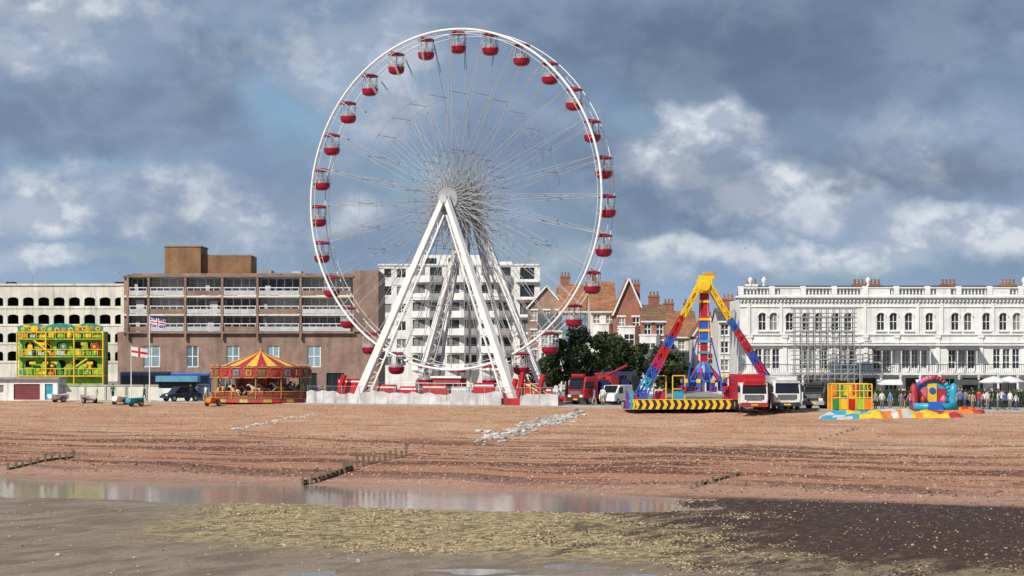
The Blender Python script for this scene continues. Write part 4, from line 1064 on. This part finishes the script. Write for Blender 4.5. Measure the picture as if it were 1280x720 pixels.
heap(1168,205.5,'yellow deflated inflatable spread below the bouncy castle',4.8,4,.6,[orange,yellow,yellow,redfaded],5)
heap(1214,209,'crumpled orange inflatable beside people',2.2,2.2,.6,[orange,redfaded],8)
pm=MB().lathe([(0,.55),(.7,.35),(1.5,.0),(1.45,-.12)],white_paint,8); pmm=pm.mesh('canopy'); ppm=MB().tube((0,0,-2.3),(0,0,.5),.035,steel).lathe([(.3,-2.3),(.3,-2.15),(.05,-2.1)],concrete,10).mesh('pole')
for px,d in ((1242,236),(1262,237)):
    t=thing('parasol','open white cafe parasol behind the hedge','parasol',(X(px,d),d,2.3),U(0,1),'cafe parasols'); place('canopy',pmm,t); place('pole',ppm,t)

# ================================================================ PLANTS
leafA=mat('leaf_dark',(.024,.042,.012),.6,var=.4,scale=1.,rnd=.15); leafB=mat('leaf_mid',(.055,.082,.020),.6,var=.4,scale=1.); leafC=mat('leaf_olive',(.105,.115,.030),.6,var=.4); bark=mat('bark',(.09,.07,.05),.9)
def leafcloud(b,c,r,n,sz,leaf_mats):  # leaf greens are mixed at random through the crown
    for _ in range(n):
        v_=Vector((random.gauss(0,1),random.gauss(0,1),random.gauss(0,1))).normalized()*(R_()**.45)
        p=Vector(c)+Vector((v_.x*r[0],v_.y*r[1],v_.z*r[2]))
        q=Euler((U(0,6.28),U(0,6.28),U(0,6.28))).to_matrix(); s_=U(.6,1.3)*sz
        pr=R_(); m=leaf_mats[0] if pr<.45 else leaf_mats[1] if pr<.85 else leaf_mats[2]
        b.add([p+q@Vector((-s_,-s_*.5,0)),p+q@Vector((s_*.2,-s_*.6,0)),p+q@Vector((s_,.2*s_,0)),p+q@Vector((-.2*s_,s_*.7,0))],[(0,1,2,3)],m)
def tree(px,d,w,h,label,leaf_mats=None,n=16):
    leaf_mats=leaf_mats or [leafA,leafB,leafC]
    t=thing('tree',label,'tree',(X(px,d),d,0)); b=MB(); b.tube((0,0,-.2),(.1,0,h*.35),.22,bark,8,.15)
    cr=MB()
    for i in range(n):
        a=U(0,6.28); rr=U(.1,1)**.5*w*.38; z=h*(.30+.60*(i+.5)/n)
        rr*=math.sqrt(max(.08,1-((z/h-.5)/.48)**2))
        c=(rr*math.cos(a),rr*math.sin(a),z); b.tube((.1,0,h*.3),(c[0]*.8,c[1]*.8,c[2]),.09,bark,5,.03)
        s_=U(.13,.22)*w; leafcloud(cr,c,(s_,s_,min(s_*.8,h-z+.2)),330,.17,leaf_mats)
    b.obj('trunk',t); cr.obj('crown',t)
tree(708,260,5.4,6.9,'dense dark green seafront tree'); tree(738,256,6.6,8.0,'tall rounded dark green tree',n=22); tree(764,262,5.4,7.2,'bushy green tree beside the houses')
tree(795,268,4.8,6.6,'small dark tree with a loose crown'); tree(830,262,5.0,6.0,'green tree behind the pendulum ride'); tree(688,266,3.2,5.0,'small bushy tree near the white block')
tree(852,272,3.6,4.8,'small dark green tree by the road')
tree(665,270,3.2,3.2,'low shrub like tree near the wheel')
def hedge(px0,px1,d,h,label):
    x0_=X(px0,d); w=X(px1,d)-x0_; t=thing('hedge',label,'hedge',(x0_,d,.06)); b=MB()
    n=int(w/.7)
    for i in range(n): leafcloud(b,(.35+i*.7,0,h*.5),(.55,.6,h*.5*U(.9,1.12)),230,.10,[leafA,leafB,leafC])
    b.obj('foliage',t)
    c=MB().box(.1,w-.1,-.3,.3,0,h*.8,leafA); c.obj('inner_foliage',t)
hedge(1092,1230,231,1.8,'clipped dark green hedge along the promenade')
hedge(1232,1330,229,1.75,'clipped dark green hedge in front of the cafe')

# ================================================================ flags, lamps
def flag(px,d,ztop,fz,kind,label):
    t=thing('flagpole',label,'flagpole',(X(px,d),d,.06)); MB().tube((0,0,0),(0,0,ztop),.06,white_paint,8,.035).lathe([(0,0),(.09,.08),(0,.16)],gold,8,(0,0,ztop)).obj('pole',t)
    b=MB(); n=24; m=16; fw,fh_=1.6,.95
    def wv(i,j): x=fw*i/n; return (x,.12*math.sin(x*5)*x/fw,-fh_*j/m-.25*x/fw)
    for i in range(n):
        for j in range(m):
            u=(i+.5)/n; v_=(j+.5)/m; mm=white_paint
            if kind=='u':
                mm=blue
                dd=min(abs(u-v_),abs(u-(1-v_)))
                if dd<.09: mm=white_paint
                if dd<.035: mm=red
                if abs(u-.5)<.10 or abs(v_-.5)<.16: mm=white_paint
                if abs(u-.5)<.055 or abs(v_-.5)<.09: mm=red
            else:
                if abs(u-.5)<.1 or abs(v_-.5)<.14: mm=red
            b.add([wv(i,j),wv(i+1,j),wv(i+1,j+1),wv(i,j+1)],[(0,1,2,3)],mm)
    b.obj('flag',t,(0.04,0,fz))
flag(187,250,Z(395,250),Z(397,250),'u','white flagpole flying a red white and blue flag')
flag(164,250,Z(432,250),Z(434,250),'e','white flagpole with white flag bearing a red cross')
def lamp(px,d,z0,h,label):
    t=thing('street_lamp',label,'street lamp',(X(px,d),d,z0),0,'street lamps')
    MB().tube((0,0,0),(0,0,h),.08,steel,8,.05).tube((0,0,h),(.7,0,h+.15),.04,steel,6).obj('post',t)
    MB().box(.5,1.2,-.14,.14,h+.08,h+.22,grey).obj('lamp_head',t,bevel=.03)
lamp(40,445,15.9,3.6,'grey lamp post on the car park roof'); lamp(142,445,15.9,3.8,'grey lamp post on the car park roof')
lamp(905,262,.1,8,'tall grey street lamp beside the road'); lamp(656,262,.1,7.0,'tall grey street lamp beside the road'); lamp(1075,240,.1,6,'grey street lamp on the promenade')

# ================================================================ groynes, rocks, boats
oldwood=mat('weathered_timber',(.16,.125,.085),.9,var=.4,scale=3,bump=.5); mossw=mat('weedy_timber',(.13,.10,.055),.85,var=.4,scale=2)
def ground_hit(px,py):
    y=90.
    while y<260:
        x=X(px,y)
        if Z(py,y)<=gh(x,y): return x,y
        y+=.4
    return X(px,250),250
def groyne(a,bq,label,n,hp=.9,pl=1):
    p=Vector(ground_hit(*a)); q=Vector(ground_hit(*bq))
    t=thing('timber_groyne',label,'groyne',(p.x,p.y,gh(p.x,p.y)))
    for i in range(n):
        c=p+(q-p)*(i/(n-1)); z=gh(c.x,c.y)-gh(p.x,p.y); h=hp*U(.55,1.25)
        MB().beam((c.x-p.x,c.y-p.y,z-.4),(c.x-p.x+U(-.05,.05),c.y-p.y,z+h),.18,.18,oldwood).obj('post',t)
        if i<n-1:
            e=p+(q-p)*((i+1)/(n-1)); z2=gh(e.x,e.y)-gh(p.x,p.y)
            for k_ in range(pl):
                if R_()<.75: MB().beam((c.x-p.x,c.y-p.y,z+.08+.2*k_),(e.x-p.x,e.y-p.y,z2+.08+.2*k_),.07,.16,mossw).obj('plank',t)
groyne((10,588),(92,573),'timber groyne stub at the foot of the shingle',10,.55)
groyne((378,607),(440,588),'weed covered timber groyne running into the water',12,.7,2)
groyne((432,589),(508,569),'row of weathered groyne posts on the shingle',12,.75,0)
groyne((864,612),(925,595),'short sunken timber groyne on the lower beach',10,.3)
groyne((1025,550),(1072,537),'nearly buried timber groyne in the shingle',8,.12,0)
rockm=[mat('pale_rock',(.50,.48,.45),.85,var=.35,scale=2,bump=.4),mat('grey_rock',(.34,.32,.30),.85,var=.3,scale=2,bump=.4)]
rms=[]
for s_ in range(6):
    bm=bmesh.new(); bmesh.ops.create_icosphere(bm,subdivisions=2,radius=1)
    for v_ in bm.verts:
        v_.co*=1+.6*noise.noise(v_.co*1.5+Vector((s_*7,0,0))); v_.co.z*=.6
    me=bpy.data.meshes.new('boulder'); bm.to_mesh(me); bm.free(); me.materials.append(rockm[s_%2 if s_>2 else 0]); rms.append(me)
def rockline(a,bq,n,s0,s1,gx_,gy_):
    p=Vector(ground_hit(*a)); q=Vector(ground_hit(*bq))
    for i in range(n):
        u=R_(); c=p.lerp(q,u); x=c.x+random.gauss(0,gx_); y=c.y+random.gauss(0,gy_); sz=U(s0,s1)
        o=place('boulder',random.choice(rms),None,(x,y,gh(x,y)+sz*.1),U(0,6)); o.scale=(sz*1.3,sz,sz*.9)
        info(o,'pale angular boulder in a rock pile on the shingle','rock','boulders piled on the beach')
rockline((604,551),(722,519),210,.10,.32,.55,2.6)
rockline((292,537),(390,518),62,.08,.2,.2,.8)
for i in range(14):
    px,py=random.choice([(60,690),(90,664),(180,700),(70,680),(540,580),(525,682),(640,560),(1120,600),(880,530),(300,600),(960,690),(430,700),(1010,703),(740,665)])
    x,y=ground_hit(px+U(-40,40),py+U(-8,8)); sz=U(.06,.13)
    o=place('stone',random.choice(rms),None,(x,y,gh(x,y)+.03),U(0,6)); o.scale=(sz,sz,sz); info(o,'small pale stone lying on the wet beach','rock','loose stones on the beach')
def boat(px,py,label,m,rz,L=3.2):
    x,y=ground_hit(px,py); t=thing('rowing_boat',label,'boat',(x,y,gh(x,y)),rz)
    n=10; vs=[]; 
    for i in range(n+1):
        u=i/n; wd=.6*math.sin(math.pi*min(1,.18+u*.82))**.6 if u<1 else .03; z=.5+.25*abs(u-.4)**2
        x_=L*(u-.5); vs+=[(x_,-wd,z+.32),(x_,-wd*.75,z-.05),(x_,0,z-.22),(x_,wd*.75,z-.05),(x_,wd,z+.32)]
    b=MB().add(vs,[(i*5+j,(i+1)*5+j,(i+1)*5+j+1,i*5+j+1) for i in range(n) for j in range(4)]+[(4,3,2,1,0)],m); b.obj('hull',t,smooth=True)
    for a_ in (-.8,.4): MB().box(a_,a_+.2,-.55,.55,.65,.69,oldwood).obj('bench',t)
    tr=MB().tube((-L*.7,0,.4),(L*.3,0,.35),.04,steel).tube((0,-.6,.3),(0,.6,.3),.03,steel); tr.obj('trolley_frame',t)
    for sy in (-1,1): place('wheel',WMs,t,(0,sy*.65,.3),math.pi/2)
boat(74,503,'white dinghy on a launching trolley',white_paint,.9,2.6)
boat(112,504,'pale rowing boat on a trolley at the top of the beach',ltgrey,-.9,2.8); boat(150,506,'small white boat on a trolley',white_paint,1.2,2.4)
boat(170,508,'small turquoise boat on a trolley',cyan,1.0,2.4); boat(266,508,'small orange and white boat beside the carousel',orange,1.2,2.)

# ================================================================ people
skinm=mat('skin',(.50,.30,.21),.6,var=.05); hairm=mat('hair_brown',(.06,.035,.02),.7)
def pose(kind):
    v=[(0,0,.95),(0,0,1.18),(0,0,1.38),(0,0,1.50),(0,-.02,1.60),(0,-.01,1.71)]
    r=[(.15,.11),(.13,.10),(.16,.11),(.055,.055),(.085,.095),(.06,.07)]
    e=[(0,1),(1,2),(2,3),(3,4),(4,5)]
    st=.0 if kind==0 else .22
    for i,sx_ in enumerate((-1,1)):
        b0=len(v); f=st*sx_
        el=(sx_*.25,-f*.5,1.14); hd=(sx_*.26,-f*1.0-.05,.90)
        if kind==2 and sx_>0: el=(.27,-.10,1.16); hd=(.20,-.38,1.28)
        v+= [(sx_*.18,0,1.42),el,hd,(hd[0],hd[1]-.04,hd[2]-.09)]; r+=[.065,.048,.036,.03]; e+=[(2,b0),(b0,b0+1),(b0+1,b0+2),(b0+2,b0+3)]
        b1=len(v)
        v+= [(sx_*.09,0,.88),(sx_*.10,f*.55-.02,.50),(sx_*.10,f+.02,.09),(sx_*.11,f-.14,.04)]; r+=[.095,.065,.042,.035]; e+=[(0,b1),(b1,b1+1),(b1+1,b1+2),(b1+2,b1+3)]
    return v,e,r
def pmat(c):
    z=c.z
    if z>1.47: return 0
    if abs(c.x)>.215 and z<1.10: return 0
    if z>.93: return 1
    if z<.10: return 3
    return 2
cols={'navy':(.03,.04,.10),'white':(.70,.70,.70),'red':(.45,.03,.03),'black':(.02,.02,.02),'blue':(.08,.18,.45),'grey':(.2,.2,.2),'pink':(.6,.2,.28),'green':(.05,.2,.08),'jeans':(.06,.09,.18),'tan':(.4,.3,.2)}
cm_={k_:mat('cloth_'+k_,v_,.85) for k_,v_ in cols.items()}
PM=[skinmesh('person',*pose(i),[skinm,cm_['navy'],cm_['jeans'],black],pmat,2) for i in range(3)]
hair=MB().lathe([(.0,.145),(.06,.13),(.098,.07),(.105,.0),(.09,-.06),(.0,-.05)],hairm,12,(0,.02,0)); hairme=hair.mesh('hair')
for p_ in hairme.polygons: p_.use_smooth=True
def person(px,d,top,leg,kind,rz,h=1.,lb=None,z=.06):
    me=PM[kind].copy(); me.materials[1]=cm_[top]; me.materials[2]=cm_[leg]
    o=place('person',me,None,(X(px,d),d,z),rz); o.scale=(h,)*3
    act=('standing','walking','standing with one arm raised')[kind]
    info(o,lb or f'{act} person in {top} top and {leg} trousers','person','people on the promenade')
    place('hair',hairme,o,(0,0,1.66))
random.seed(21)
tl=['white','red','pink','blue','navy','green','white','grey','tan']
for px in (1192,1197,1201,1206,1210,1214,1218,1222,1226,1230,1234,1238,1242,1246,1251,1256,1263,1272,1104,1112,1127,1137,1130,1096):
    person(px+U(-2,2),U(211,218),random.choice(tl),random.choice(['jeans','black','grey','tan','navy']),random.randrange(3),U(0,6.28),U(.86,1.05))
for px in (240,248,256,395,404,180,140,146,120,700,742,752):
    person(px+U(-2,2),EDGE(px)+U(4,8),random.choice(tl),random.choice(['jeans','black','grey','tan','navy']),random.randrange(3),U(0,6.28),U(.9,1.05))
gullm=mat('gull_white',(.65,.66,.68),.7)
for px,py,d in ((932,310,230),(912,286,260)):
    b=MB().lathe([(0,-.22),(.05,-.15),(.075,0),(.045,.15),(0,.24)],gullm,8)
    o=b.obj('gull',loc=(X(px,d),d,Z(py,d)),rot=(math.radians(90),0,.5),smooth=True); info(o,'white gull gliding over the seafront','bird','gulls in the air')
    for sy in (-1,1): MB().add([(0,.06,.08),(sy*.35,.05,.14),(sy*.7,.05,.0),(sy*.35,.07,-.08),(0,.06,-.1)],[(0,1,2,3,4)],gullm).obj('wing',o)
print('objects',len(bpy.data.objects))
